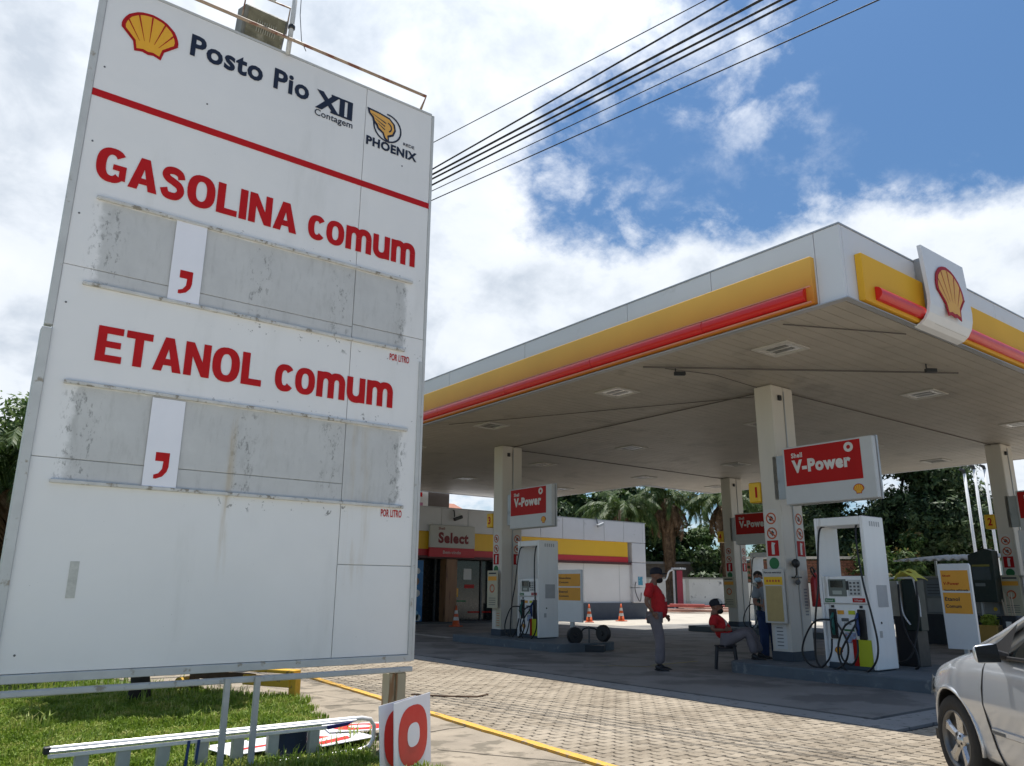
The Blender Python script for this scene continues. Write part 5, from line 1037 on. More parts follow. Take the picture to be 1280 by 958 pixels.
for r_ in range(8):
    for c_ in range(17): MB().ob(BO+mt @ Vector((-2.45+c_*.30+(.15 if r_ % 2 else 0), rng.uniform(-.01, .01), 1.80+r_*.125)), .285, .22, .11, mt).build('brick', BRK, bw)
MB().ob(BO+ZU*2.86, 5.3, .34, .12, mt).build('capping', M('capping_cream', (.55, .50, .42), .8), bw)
hs = thing('white_box_building', 'plain white building end seen through the gap right of the front column', 'building', (46, 33.6, 0)); mt = Matrix((Vector((.62, -.78, 0)), Vector((.78, .62, 0)), ZU)).transposed(); c0 = Vector((45.0, 28.9, 0)); MB().ob(c0+ZU*2.55, 3.4, 3, 1.5, mt).build('upper_wall', M('white_facade', (.66, .66, .70), .7), hs); MB().ob(c0+ZU*3.34, 3.7, 3.2, .10, mt).build('roof_edge', DGREY, hs); MB().ob(c0+ZU*.9, 3.3, 2.9, 1.79, mt).build('lower_wall', DGREY, hs)
def house(label, c, w, dd_, h, ang, wallc, roofc, win=0, gable=0., group='houses beyond the store'):
    t = thing('house', label, 'house', c, group); c = Vector(c); m_ = Matrix.Rotation(R(ang), 3, 'Z'); MB().ob(c+ZU*h/2, w, dd_, h, m_).build('wall', wallc, t)
    if gable:
        P = [c+m_ @ Vector((a*w*.54, b*dd_*.56, h)) for a, b in ((-1, -1), (1, -1), (1, 1), (-1, 1))]+[c+m_ @ Vector((-w*.5, 0, h+gable)), c+m_ @ Vector((w*.5, 0, h+gable))]
        MB().add(P, [(0, 1, 5, 4), (2, 3, 4, 5), (0, 4, 3), (1, 2, 5), (0, 3, 2, 1)]).build('roof', roofc, t)
    else: MB().ob(c+ZU*(h+.1), w*1.04, dd_*1.04, .2, m_).build('roof', roofc, t)
    for k in range(win):
        wn = MB().ob(c+m_ @ Vector(((k-(win-1)/2)*w/win, -dd_/2-.02, h*.72)), 1.1, .06, 1.0, m_).build('window', M('window_blue', (.03, .05, .10), .15), t); MB().ob(c+m_ @ Vector(((k-(win-1)/2)*w/win, -dd_/2-.03, h*.72-.55)), 1.3, .14, .08, m_).build('sill', PAPER, wn)
TERR = M('terracotta', (.32, .13, .08), .8, .2, 3); WHH = M('house_white', (.66, .66, .64), .7, .06); GRH = M('house_green', (.35, .42, .26), .7, .1)
house('distant house with terracotta roof left over the store', (37, 66, 0), 12, 8, 7.6, 0, M('house_pink', (.45, .28, .24), .8), TERR, 2, 1.9)
house('distant pale green house over the store', (46, 66, 0), 9, 6, 7.9, 0, GRH, M('roof_grey', (.2, .2, .2), .8), 2)
house('distant grey house behind the left column', (53, 68, 0), 6, 6, 8.4, 0, M('house_grey', (.36, .34, .35), .8), M('roof_grey', (.2, .2, .2), .8), 1)
house('distant white house with blue window right of the left V-Power sign', (47.5, 56.5, 0), 6.0, 5, 9.0, -35, WHH, M('roof_white2', (.6, .6, .6), .8), 2, 1.0)
house('dark roofed building behind the palms', (62, 50, 0), 22, 8, 3.6, -38, M('house_dark', (.10, .085, .07), .8, .3), M('roof_grey', (.2, .2, .2), .8), 0)
house('brown brick building behind the wall between palms and column', (72, 40, 0), 20, 8, 3.9, -38, M('house_brown', (.22, .12, .08), .9, .3), M('roof_grey', (.2, .2, .2), .8), 0)
house('long pale green roofed shed behind the vent pipes at right', (86, 30, 0), 30, 16, 7.6, -62, M('shed_green', (.32, .38, .34), .7, .1), M('roof_teal', (.16, .21, .19), .7), 4, 1.6)
house('reddish roofed building far right beyond the vent pipes', (100, 44, 0), 20, 16, 8.0, -62, M('house_red', (.30, .26, .24), .8), TERR, 0, 1.4)
at_ = thing('air_tower', 'slim red and white air and water service tower beyond the standing man', 'service tower', (45.5, 39.2, 0)); bs_ = Vector((45.5, 39.2, 0)); mt = Matrix((Vector((.65, -.76, 0)), Vector((.76, .65, 0)), ZU)).transposed()
MB().ob(bs_+ZU*1.35, .42, .5, 2.7, mt).build('body', M('dark_red_panel', (.28, .02, .04), .5, .15), at_, bevel=.02); MB().ob(bs_+ZU*2.82+mt @ Vector((-.05, 0, 0)), 1.05, .5, .14, mt).build('top_cap', GREYM, at_, bevel=.02); MB().ob(bs_+ZU*1.35+mt @ Vector((-.42, .0, 0)), .14, .4, 2.7, mt).build('white_side', GREYM, at_); MB().ob(bs_+ZU*1.35+mt @ Vector((-.28, .05, 0)), .14, .3, 2.7, mt).build('dark_gap', DARK, at_)
MB().tube(smooth_pts([bs_+mt @ Vector(p) for p in ((-.45, -.2, 2.75), (-.75, -.2, 2.6), (-.95, -.2, 2.1), (-1.2, -.2, 1.95))]), .06, 6).build('arm', PAPER, at_)
# vent pipes
for i, (x, y, h, l) in enumerate(((35.10, 14.37, 6.22, 'left one of three tall white vent pipes'), (35.30, 14.05, 6.38, 'middle one of three tall white vent pipes'), (35.50, 13.72, 6.36, 'right one of three tall white vent pipes'))):
    t = thing('vent_pipe', l+' beside the far right column', 'vent pipe', (x, y, 0), 'white tank vent pipes'); MB().tube([(x, y, 0), (x, y, h)], .058, 10).build('pipe', WHITE, t, smooth=True); MB().tube([(x, y, h), (x-.02, y+.02, h+.12), (x-.13, y+.12, h+.18)], [.07, .075, .05], 8).build('cap', DARK, t)
# dismantled red/white arms and boards on the ground of the yard
PNK = M('faded_salmon', (.55, .33, .26), .7, .15, 3)
RW = M('faded_red', (.40, .08, .07), .6, .2, 3)
for i, (p, q, c_, l) in enumerate(((( 37.0, 33.6), (42.0, 30.5), PNK, 'long white beam lying in the yard behind the standing man'), ((36.6, 32.6), (38.6, 29.6), PNK, 'short white beam lying across the pile in the yard'), ((38.8, 33.5), (39.9, 28.6), PNK, 'white beam at the right end of the pile in the yard'), ((36.2, 33.2), (40.9, 31.2), RW, 'faded red beam lying at the back of the pile in the yard'), ((36.4, 32.2), (37.6, 30.6), RW, 'short faded red beam at the front of the pile in the yard'))):
    p, q = Vector((*p, 0)), Vector((*q, 0)); d = (q-p).normalized(); m_ = Matrix((d, Vector((-d.y, d.x, 0)), ZU)).transposed(); o = MB().ob((p+q)/2+ZU*(.08+.10*i), (q-p).length, .42, .10, m_).build('loose_beam', c_, bevel=.01); tag(o, l, 'beam', 'beams lying in the yard')

# ------------------------------------------------------------------ traffic cones
CO = M('cone_orange', (.62, .10, .02), .5, .1); CW = M('cone_white', (.65, .63, .60), .5, .05)
def cone():
    t = thing('traffic_cone', '', 'traffic cone'); mb = MB(); mb.bx(-.19, .19, -.19, .19, 0, .035); mb.build('base', CO, t, bevel=.01)
    f = lambda z: .145*(1-z/.86); MB().lathe((0, 0, 0), (0, 0, 1), [(z, f(z)) for z in (.035, .22)]+[(.22, f(.22))], 18).build('cone_body', CO, t, smooth=True)
    for a, b, c_ in ((.22, .34, CW), (.34, .45, CO), (.45, .57, CW), (.57, .74, CO)): MB().lathe((0, 0, 0), (0, 0, 1), [(a, f(a)+.001), (b, f(b)+.001)]+([(b, 0)] if b > .7 else []), 18).build('band', c_, t, smooth=True)
    return t
cn0 = cone(); first = True
for x, y, l in ((16.35, 24.75, 'orange cone in front of the wooden pillar of the store'), (23.3, 25.1, 'orange cone right of the left orange price board'), (25.35, 25.25, 'orange cone between the board and the standing man'), (27.95, 25.9, 'orange cone just left of the standing man, by the store corner')):
    o = cn0 if first else copy_tree(cn0); first = False; o.location = (x, y, 0); o.rotation_euler = (0, 0, rng.uniform(0, 1)); o['label'] = l; o['group'] = 'traffic cones near the store'

# ------------------------------------------------------------------ overhead cables
CB = M('cable_black', (.02, .02, .022), .6)
for i, (p, q, r_, l) in enumerate((((6.63, 11.26), (7.76, 5.71), .009, 'thin topmost overhead cable'), ((7.13, 12.08), (8.0, 5.53), .017, 'thick second overhead cable from the top'), ((7.24, 12.25), (8.38, 5.23), .022, 'thick third overhead cable from the top'), ((7.33, 12.40), (8.60, 5.06), .020, 'thick middle overhead cable, fourth from the top'),
        ((7.46, 12.61), (8.76, 4.93), .020, 'thick fifth overhead cable from the top'), ((7.59, 12.83), (9.23, 4.57), .010, 'thin sixth overhead cable from the top'), ((7.81, 13.17), (9.69, 4.21), .012, 'lowest overhead cable running down behind the sign'))):
    p, q = Vector((*p, 9.5)), Vector((*q, 9.5)); d = q-p; P = []
    t0_ = (15.0-p.y)/d.y
    for k in range(33):
        t_ = t0_+k*.21; P.append(p+d*t_+ZU*(.012*(t_*(t_-1))))
    tag(MB().tube(P, r_, 6).build('overhead_cable', CB, smooth=True), l, 'cable', 'overhead cables')

up_ = thing('utility_pole', 'concrete utility pole carrying the overhead cables, hidden behind the price sign', 'utility pole', (6.3, 15.06, 0))
PCM = M('pole_concrete', (.36, .35, .33), .9, .12, 3, bump=.3); MB().tube([(6.3, 15.08, -.1), (6.3, 15.08, 10.2)], [.17, .11], 14).build('shaft', PCM, up_, smooth=True)
MB().bx(5.1, 7.4, 15.0, 15.09, 9.36, 9.46).build('crossarm', M('pole_timber', (.16, .12, .08), .9), up_, bevel=.008)
# ------------------------------------------------------------------ people
SKIN = M('skin_brown', (.21, .10, .062), .55, .12, 12); SKIN2 = M('skin_tan', (.24, .12, .075), .55, .1, 12)
SHIRT = M('red_polo', (.46, .012, .016), .85, .22, 9, bump=.3, bscale=25); TROU = M('grey_trousers', (.17, .15, .16), .9, .15, 7, bump=.4, bscale=20); SHOE = M('black_shoes', (.012, .012, .014), .5)
BEARD = M('dark_hair', (.010, .008, .007), .8, .3, 30, bump=.8, bscale=120)
def skin_mesh(name, verts, edges, radii, mat, sub=2, root=None, extra=None, vox=0.0):
    me = bpy.data.meshes.new(name); me.from_pydata(verts, edges, []); o = bpy.data.objects.new(name, me); COL.objects.link(o)
    md = o.modifiers.new('skin', 'SKIN'); md.use_smooth_shade = True; md.branch_smoothing = .6
    for i, v in enumerate(me.skin_vertices[0].data): v.radius = radii[i] if isinstance(radii[i], tuple) else (radii[i], radii[i])
    me.skin_vertices[0].data[0].use_root = True
    sb = o.modifiers.new('sub', 'SUBSURF'); sb.levels = sub
    dg = bpy.context.evaluated_depsgraph_get(); m2 = bpy.data.meshes.new_from_object(o.evaluated_get(dg)); bpy.data.objects.remove(o)
    V = [v.co.copy() for v in m2.vertices]; F_ = [tuple(p.vertices) for p in m2.polygons]
    mb = MB(); mb.add(V, F_)
    if extra: mb.add(extra.v, extra.f)
    if vox:
        t_ = mb.build('tmp', mat); rm = t_.modifiers.new('r', 'REMESH'); rm.mode = 'VOXEL'; rm.voxel_size = vox; sm_ = t_.modifiers.new('s', 'SMOOTH'); sm_.iterations = 3; sm_.factor = .5
        dg = bpy.context.evaluated_depsgraph_get(); m3 = bpy.data.meshes.new_from_object(t_.evaluated_get(dg)); bpy.data.objects.remove(t_); mb = MB(); mb.add([v.co.copy() for v in m3.vertices], [tuple(p.vertices) for p in m3.polygons])
    return mb.build(name, mat, root, smooth=True)
def hand(mb, w, d, side, s=1.0, curl=.5):
    """palm at wrist w, pointing d, five fingers; side = thumb side unit vector"""
    w, d, side = Vector(w), Vector(d).normalized(), Vector(side).normalized(); side = (side-d*side.dot(d)).normalized(); n = d.cross(side)
    m_ = Matrix((side, n, d)).transposed(); c = w+d*.045*s; mb.sph(c, .040*s, .018*s, .052*s, 12, 8, mat=m_)
    for k, (a, l) in enumerate(((.028, .070), (.010, .080), (-.009, .074), (-.027, .058))):
        b = w+d*.075*s+side*a*s; k1 = b+(d*math.cos(curl*.6)+n*math.sin(curl*.6))*l*.5*s; k2 = k1+(d*math.cos(curl*1.5)+n*math.sin(curl*1.5))*l*.5*s; mb.tube([b-d*.02, b, k1, k2], [.0095*s, .0095*s, .0085*s, .007*s], 7)
    b = w+d*.025*s+side*.030*s; mb.tube([b-side*.01, b+(side*.7+d*.6)*.035*s, b+(side*.4+d*.9)*.065*s+n*.01], [.012*s, .011*s, .009*s], 7)
def head(mb, c, fw, up, s=1.0):
    c, fw, up = Vector(c), Vector(fw).normalized(), Vector(up).normalized(); lf = up.cross(fw).normalized(); fw = lf.cross(up); m_ = Matrix((fw, lf, up)).transposed()
    mb.sph(c+up*.03*s, .098*s, .078*s, .092*s, 18, 12, mat=m_); mb.sph(c-up*.03*s+fw*.020*s, .072*s, .060*s, .085*s, 16, 10, mat=m_)
    mb.sph(c-up*.018*s+fw*.100*s, .018*s, .015*s, .022*s, 8, 6, mat=m_); mb.sph(c-up*.060*s+fw*.085*s, .014*s, .024*s, .010*s, 8, 6, mat=m_)
    for e in (-1, 1): mb.sph(c+lf*.078*s*e-up*.01*s-fw*.01*s, .020*s, .009*s, .030*s, 8, 6, mat=m_)
    return m_, lf, fw
def face_bits(root, c, m_, s=1.0):
    mb = MB()
    for e in (-1, 1): mb.sph(Vector(c)+m_ @ Vector((.086*s, .030*s*e, .012*s)), .012*s, .014*s, .008*s, 8, 6, mat=m_)
    mb.build('eyes', M('eye', (.12, .10, .09), .3), root, smooth=True)
    mb = MB()
    for e in (-1, 1): mb.sph(Vector(c)+m_ @ Vector((.089*s, .030*s*e, .033*s)), .010*s, .022*s, .006*s, 8, 5, mat=m_)
    mb.build('eyebrows', BEARD, root, smooth=True)
def cap(root, c, m_, mat, mat2, s=1.0, front=None):
    V = []; c = Vector(c); mb = MB(); n = 20
    prof = [(-.005, 1.0), (.03, 1.02), (.06, .96), (.09, .72), (.105, .38), (.110, .0)]
    for z, r in prof:
        for k in range(n): a = 2*math.pi*k/n; V.append(c+m_ @ Vector((math.cos(a)*.108*r*s, math.sin(a)*.090*r*s, (z+.035)*s)))
    F_ = [(i*n+k, i*n+(k+1) % n, (i+1)*n+(k+1) % n, (i+1)*n+k) for i in range(len(prof)-1) for k in range(n)]
    o = mb.add(V, F_).build('cap', mat, root, smooth=True)
    vs = []
    for i in range(9):
        a = R(-62+124*i/8); vs += [c+m_ @ Vector((math.cos(a)*.100*s, math.sin(a)*.088*s, .034*s)), c+m_ @ Vector((.06*s+math.cos(a)*.125*s, math.sin(a)*.085*s, (.024-.012*abs(math.sin(a)))*s))]
    b = MB().add(vs, [(2*i, 2*i+1, 2*i+3, 2*i+2) for i in range(8)]).build('cap_brim', mat2, o, smooth=True); sd2 = b.modifiers.new('t', 'SOLIDIFY'); sd2.thickness = .006
    if front:
        vs = []
        for z, r in ((.005, 1.035), (.035, 1.05), (.062, .98), (.085, .80)):
            for i in range(7): a = R(-48+96*i/6); vs.append(c+m_ @ Vector((math.cos(a)*.108*r*s, math.sin(a)*.090*r*s, (z+.035)*s)))
        MB().add(vs, [(j*7+i, j*7+i+1, (j+1)*7+i+1, (j+1)*7+i) for j in range(3) for i in range(6)]).build('cap_front', front, o, smooth=True)
def beard(root, c, m_, s=1.0):
    mb = MB(); mb.sph(Vector(c)+m_ @ Vector((.038*s, 0, -.078*s)), .062*s, .064*s, .052*s, 16, 10, mat=m_); mb.build('beard', BEARD, root, smooth=True)
def shoe(root, heel, d, s=1.0):
    d = Vector(d).normalized(); up = ZU; lf = up.cross(d).normalized(); m_ = Matrix((d, lf, up)).transposed(); mb = MB(); h = Vector(heel)
    mb.sph(h+m_ @ Vector((.03, 0, .05))*s, .065*s, .042*s, .052*s, 12, 8, mat=m_); mb.sph(h+m_ @ Vector((.14, 0, .038))*s, .105*s, .048*s, .038*s, 14, 8, mat=m_); mb.ob(h+m_ @ Vector((.10, 0, .010))*s, .27*s, .085*s, .02*s, m_); return mb.build('shoe', SHOE, root, smooth=False)
def person(label, base, fwd, J, style):
    """J: joints in the local frame (forward, left, up)"""
    base = Vector(base); f = Vector((*fwd, 0)).normalized(); l = ZU.cross(f); P = {k: base+f*v[0]+l*v[1]+ZU*v[2] for k, v in J.items()}; t = thing('person', label, 'person', base)
    sk = style['skin']; ex = MB(); hm, lf, hf = head(ex, P['head'], P['look']-P['head'], P['crown']-P['head'], style.get('hs', 1.0))
    for s in 'lr': hand(ex, P['wrist_'+s], P['hand_'+s]-P['wrist_'+s], P['thumb_'+s]-P['wrist_'+s], 1.0, style.get('curl', .7))
    names = ['pelvis', 'waist', 'chest', 'neck', 'head', 'sh_l', 'el_l', 'wrist_l', 'sh_r', 'el_r', 'wrist_r', 'hip_l', 'kn_l', 'an_l', 'hip_r', 'kn_r', 'an_r']
    E_ = [(0, 1), (1, 2), (2, 3), (3, 4), (2, 5), (5, 6), (6, 7), (2, 8), (8, 9), (9, 10), (0, 11), (11, 12), (12, 13), (0, 14), (14, 15), (15, 16)]
    rad = [.125, .125, .13, .066, .055, .062, .043, .027, .062, .043, .027, .085, .055, .036, .085, .055, .036]
    skin_mesh('body', [P[k] for k in names], E_, rad, sk, 2, t, ex, .009)
    b = style.get('belly', 0); mid = P['waist']+(f*(.05+b)); 
    sv = [P['pelvis']-ZU*style.get('hem', .10)+f*b*.6, P['waist']+f*b, P['chest']+f*b*.3, P['neck']-ZU*.03, P['sh_l'], P['sh_l'].lerp(P['el_l'], .75), P['sh_r'], P['sh_r'].lerp(P['el_r'], .75)]
    if style.get('seated'): sv[0] = P['pelvis'] - f*.02 - ZU*.02
    skin_mesh('shirt', sv, [(0, 1), (1, 2), (2, 3), (2, 4), (4, 5), (2, 6), (6, 7)], [.160+b*.4, .172+b*.6, .172+b*.3, .078, .092, .086, .092, .086], style['shirt'], 2, t, None, .012)
    tv = [P['pelvis']+ZU*.04, P['hip_l'], P['kn_l'], P['an_l'], P['hip_r'], P['kn_r'], P['an_r']]
    skin_mesh('trousers', tv, [(0, 1), (1, 2), (2, 3), (0, 4), (4, 5), (5, 6)], [.150, .122, .096, .080, .122, .096, .080], style['trousers'], 2, t, None, .012)
    for s in 'lr': shoe(t, (P['an_'+s].x-f.x*.03, P['an_'+s].y-f.y*.03, P['an_'+s].z-.085), (P['toe_'+s]-P['an_'+s])*1.0)
    face_bits(t, P['head'], hm, style.get('hs', 1.0)); return t, P, hm, f, l
fw = (.66, -.75)
t, P, hm, f, l = person('standing attendant in red shirt, grey trousers and dark cap, hands down, facing right', (10.95, 9.98, 0), fw,
    dict(pelvis=(-.06, 0, .95), waist=(-.02, 0, 1.10), chest=(-.08, 0, 1.34), neck=(-.06, 0, 1.50), head=(-.0, 0, 1.625), look=(.2, -.03, 1.60), crown=(-.02, 0, 1.83),
         sh_l=(-.10, .19, 1.43), el_l=(-.06, .25, 1.14), wrist_l=(.13, .20, .93), hand_l=(.22, .18, .83), thumb_l=(.25, .12, .96),
         sh_r=(-.12, -.19, 1.43), el_r=(-.20, -.26, 1.16), wrist_r=(-.08, -.25, .99), hand_r=(-.02, -.22, .90), thumb_r=(.05, -.22, 1.0),
         hip_l=(-.06, .10, .90), kn_l=(.02, .11, .50), an_l=(.02, .11, .09), hip_r=(-.06, -.10, .90), kn_r=(.03, -.10, .50), an_r=(-.02, -.12, .09), toe_l=(.22, .14, .04), toe_r=(.18, -.17, .04)),
    dict(skin=SKIN, shirt=SHIRT, trousers=TROU, belly=.085, hs=1.06))
BC = M('black_cap', (.010, .012, .020), .8); cap(t, P['head'], hm, BC, BC, 1.08); beard(t, P['head'], hm, 1.06)
for dz, dx in ((1.32, .105), (1.20, .17)): poly('shirt_logo', circ(.028, 8), Vector((10.95, 9.98, dz))+f*(dx-.02)-l*.125, f*.8-l*.5, ZU, M('logo_white', (.5, .45, .42), .7), t)
tb_ = (12.20, 9.50, 0); fw2 = (.62, -.78)
t2, P2, hm2, f2, l2 = person('seated attendant in red shirt and white-fronted cap, leaning back on a stool', tb_, fw2,
    dict(pelvis=(.0, 0, .50), waist=(-.04, 0, .66), chest=(-.15, 0, .83), neck=(-.18, 0, .965), head=(-.12, 0, 1.075), look=(.10, -.02, 1.06), crown=(-.16, 0, 1.27),
         sh_l=(-.18, .19, .90), el_l=(-.18, .27, .68), wrist_l=(.04, .18, .66), hand_l=(.13, .10, .67), thumb_l=(.10, .15, .76),
         sh_r=(-.18, -.19, .90), el_r=(-.22, -.27, .68), wrist_r=(-.0, -.22, .68), hand_r=(.10, -.15, .70), thumb_r=(.05, -.19, .78),
         hip_l=(.04, .11, .50), kn_l=(.46, .16, .67), an_l=(.62, .14, .27), hip_r=(.04, -.11, .50), kn_r=(.41, -.17, .65), an_r=(.50, -.18, .27), toe_l=(.82, .14, .23), toe_r=(.70, -.20, .22)),
    dict(skin=SKIN, shirt=SHIRT, trousers=TROU, belly=.07, seated=True, hs=1.05, curl=.9))
cap(t2, P2['head'], hm2, BC, BC, 1.08, PAPER); beard(t2, P2['head'], hm2, 1.05); poly('shirt_logo', circ(.05, 8), Vector(tb_)+f2*.02-l2*.17+ZU*.80, f2*.7-l2*.7, ZU, M('logo_white', (.5, .45, .42), .7), t2)
st_ = thing('plastic_stool', 'black plastic stool under the seated attendant', 'stool', tb_); c = Vector(tb_); SB = M('black_plastic', (.015, .015, .02), .45); mt = Matrix((f2, l2, ZU)).transposed()
MB().ob(c+ZU*.405, .40, .40, .03, mt).build('seat', SB, st_, bevel=.012)
for a in (-1, 1):
    for b in (-1, 1): MB().tube([c+mt @ Vector((a*.15, b*.15, .40)), c+mt @ Vector((a*.19, b*.19, 0))], [.034, .028], 8).build('leg', SB, st_)
for a in (-1, 1): MB().ob(c+mt @ Vector((a*.165, 0, .33)), .015, .30, .05, mt).build('apron', SB, st_); MB().ob(c+mt @ Vector((0, a*.165, .33)), .30, .015, .05, mt).build('apron', SB, st_)
if False: MB().tube(smooth_pts([c+mt @ Vector(p) for p in ((-.2, -.19, .42), (-.27, -.19, .62), (-.27, 0, .70), (-.27, .19, .62), (-.2, .19, .42))]), .016, 8).build('back_rail', SB, st_, smooth=True)
GS = M('grey_green_shirt', (.22, .25, .27), .85, .15); JN = M('blue_jeans', (.015, .035, .10), .9, .2)
t3, P3, hm3, f3, l3 = person('person with blue face mask holding a brown card, half behind the front column', (13.45, 9.42, 0), (-.55, -.6),
    dict(pelvis=(.0, 0, .93), waist=(.03, .05, 1.08), chest=(.02, .0, 1.34), neck=(.0, -.10, 1.48), head=(.05, -.15, 1.62), look=(.2, -.2, 1.56), crown=(.0, -.15, 1.8),
         sh_l=(-.0, .18, 1.40), el_l=(.03, .24, 1.12), wrist_l=(.22, .14, 1.08), hand_l=(.3, .08, 1.08), thumb_l=(.24, .12, 1.2),
         sh_r=(-.0, -.19, 1.40), el_r=(.06, -.25, 1.14), wrist_r=(.25, -.16, 1.10), hand_r=(.33, -.12, 1.10), thumb_r=(.27, -.10, 1.2),
         hip_l=(.0, .10, .90), kn_l=(.03, .10, .50), an_l=(.0, .10, .09), hip_r=(.0, -.10, .90), kn_r=(.03, -.10, .50), an_r=(.0, -.10, .09), toe_l=(.2, .10, .04), toe_r=(.2, -.10, .04)),
    dict(skin=SKIN2, shirt=GS, trousers=JN, hs=1.0))
mb = MB(); mb.sph(P3['head']+hm3 @ Vector((-.012, 0, .05)), .108, .088, .085, 16, 10, mat=hm3); mb.build('hair', BEARD, t3, smooth=True)
mb = MB(); mb.sph(P3['head']+hm3 @ Vector((.050, 0, -.055)), .060, .066, .050, 14, 10, mat=hm3); mb.build('face_mask', M('mask_blue', (.32, .48, .58), .8), t3, smooth=True)
cc = P3['hand_r'].lerp(P3['hand_l'], .75)+f3*.03; tag(MB().ob(cc+ZU*.03, .02, .36, .22, Matrix((f3, l3, ZU)).transposed()).build('cardboard', M('cardboard', (.36, .21, .15), .8, .1)), 'brown cardboard sheet held by the masked person', 'cardboard')

# ------------------------------------------------------------------ silver car at the right edge
def silver():
    m = bpy.data.materials.new('silver_car_paint'); nt, N, L, bs = nodes_of(m); bs.inputs['Base Color'].default_value = (.58, .61, .65, 1); bs.inputs['Metallic'].default_value = .45; bs.inputs['Roughness'].default_value = .34; bs.inputs['Coat Weight'].default_value = 1.0; bs.inputs['Coat Roughness'].default_value = .05
    n = N.new('ShaderNodeTexNoise'); n.inputs['Scale'].default_value = 2500; tcn = N.new('ShaderNodeTexCoord'); L.new(tcn.outputs['Object'], n.inputs[0]); r = N.new('ShaderNodeMapRange'); L.new(n.outputs['Fac'], r.inputs[0]); r.inputs[3].default_value = .20; r.inputs[4].default_value = .32; L.new(r.outputs[0], bs.inputs['Roughness'])
    return m
SIL = silver(); CGL = M('car_glass', (.012, .015, .016), .03, .1, spec=.8, coat=.5); CBK = M('car_black_plastic', (.012, .012, .013), .5); CHR = M('alloy', (.58, .58, .58), .28, .05, metal=.9)
CA = R(49); cfw = Vector((math.cos(CA), math.sin(CA), 0)); clf = Vector((-cfw.y, cfw.x, 0)); wheel_c = Vector((6.56, 2.94, 0)); car_o = wheel_c-cfw*1.27-clf*.76
car = thing('parked_car', 'silver sedan entering at the right edge, front left wheel and mirror in view', 'car', (0, 0, 0))
# body built in car space: x forward, y left, z up, axles at x=+-1.27
def bodyshell():
    xs = [-2.10, -2.06, -1.95, -1.7, -1.4, -1.0, -.6, -.2, .2, .5, .7, .85, 1.0, 1.15, 1.3, 1.45, 1.6, 1.75, 1.88, 1.98, 2.05, 2.09]
    def ip(t, P):
        for (a, u), (b, v) in zip(P, P[1:]):
            if a <= t <= b: s = (t-a)/(b-a); s = s*s*(3-2*s) if len(P) < 4 else s; return u+(v-u)*s
        return P[-1][1] if t > P[-1][0] else P[0][1]
    W = [(-2.10, .62), (-1.95, .76), (-1.5, .83), (-.8, .855), (.6, .86), (1.2, .855), (1.6, .81), (1.85, .72), (2.0, .60), (2.09, .46)]
    S = [(-2.10, .88), (-1.9, .99), (-1.3, .995), (-.4, .965), (.4, .955), (.85, .945), (1.3, .895), (1.7, .80), (1.95, .69), (2.09, .60)]   # shoulder height
    Hh = [(-2.10, .90), (-1.9, 1.04), (-1.3, 1.06), (-.4, 1.04), (.6, 1.07), (.95, 1.065), (1.3, 1.0), (1.7, .88), (1.95, .74), (2.09, .63)]      # centre line height
    V = []; F_ = []; n = 14
    for x in xs:
        w, s, h = ip(x, W), ip(x, S), ip(x, Hh); zb = .20 if abs(x) < 1.9 else .26
        prof = [(w*.86, zb), (w*.93, zb+.05), (w*.955, .36), (w*.975, .52), (w*1.0, .625), (w*1.0, .655), (w*.965, s-.09), (w*.935, s-.03), (w*.89, s), (w*.80, s+(h-s)*.35), (w*.62, s+(h-s)*.65), (w*.4, s+(h-s)*.85), (w*.2, h-.003), (0, h)]
        V += [(x, y, z) for y, z in prof]
    for i in range(len(xs)-1):
        for k in range(n-1): F_.append((i*n+k, (i+1)*n+k, (i+1)*n+k+1, i*n+k+1))
    N_ = len(V); V2 = V+[(x, -y, z) for x, y, z in V]; F2 = F_+[tuple(N_+i for i in f[::-1]) for f in F_]
    F2 += [tuple([k for k in range(n)]+[N_+k for k in range(n-2, -1, -1)]), tuple([N_-n+k for k in range(n)][::-1]+[2*N_-n+k for k in range(n-1)])]
    bot = [i*n for i in range(len(xs))]; F2.append(tuple(bot[::-1]+[N_+i for i in bot]))
    return V2, F2
def car_obj(name, mb, mat, parent, smooth=False, bevel=0):
    return mb.build(name, mat, parent, smooth=smooth, bevel=bevel)
V2, F2 = bodyshell(); me = bpy.data.meshes.new('b'); bm = bmesh.new(); vv = [bm.verts.new(v) for v in V2]
for f_ in F2:
    try: bm.faces.new([vv[i] for i in f_])
    except ValueError: pass
bmesh.ops.remove_doubles(bm, verts=bm.verts, dist=.0005); bmesh.ops.recalc_face_normals(bm, faces=bm.faces); bm.to_mesh(me); bm.free()
body = bpy.data.objects.new('car_body', me); COL.objects.link(body); me.materials.append(SIL); me.polygons.foreach_set('use_smooth', [True]*len(me.polygons))
sb = body.modifiers.new('s', 'SUBSURF'); sb.levels = 2
cutm = MB()
for x in (1.27, -1.27):
    for s in (-1, 1): cutm.lathe((x, s*.58, .315), (0, s, 0), [(0, 0.0), (0, .362), (.35, .362), (.35, 0)], 40)
cut = cutm.build('cut', CBK); bmx = cut.data; bb = bmesh.new(); bb.from_mesh(bmx); bmesh.ops.remove_doubles(bb, verts=bb.verts, dist=.001); bmesh.ops.recalc_face_normals(bb, faces=bb.faces); bb.to_mesh(bmx); bb.free(); bmx.materials.clear(); bmx.materials.append(CBK)
bo = body.modifiers.new('cut', 'BOOLEAN'); bo.operation = 'DIFFERENCE'; bo.object = cut; bo.solver = 'EXACT'; bo.material_mode = 'TRANSFER'
dg = bpy.context.evaluated_depsgraph_get(); nm = bpy.data.meshes.new_from_object(body.evaluated_get(dg)); body.modifiers.clear(); body.data = nm; bpy.data.objects.remove(cut); body.parent = car; body.name = 'car_body'
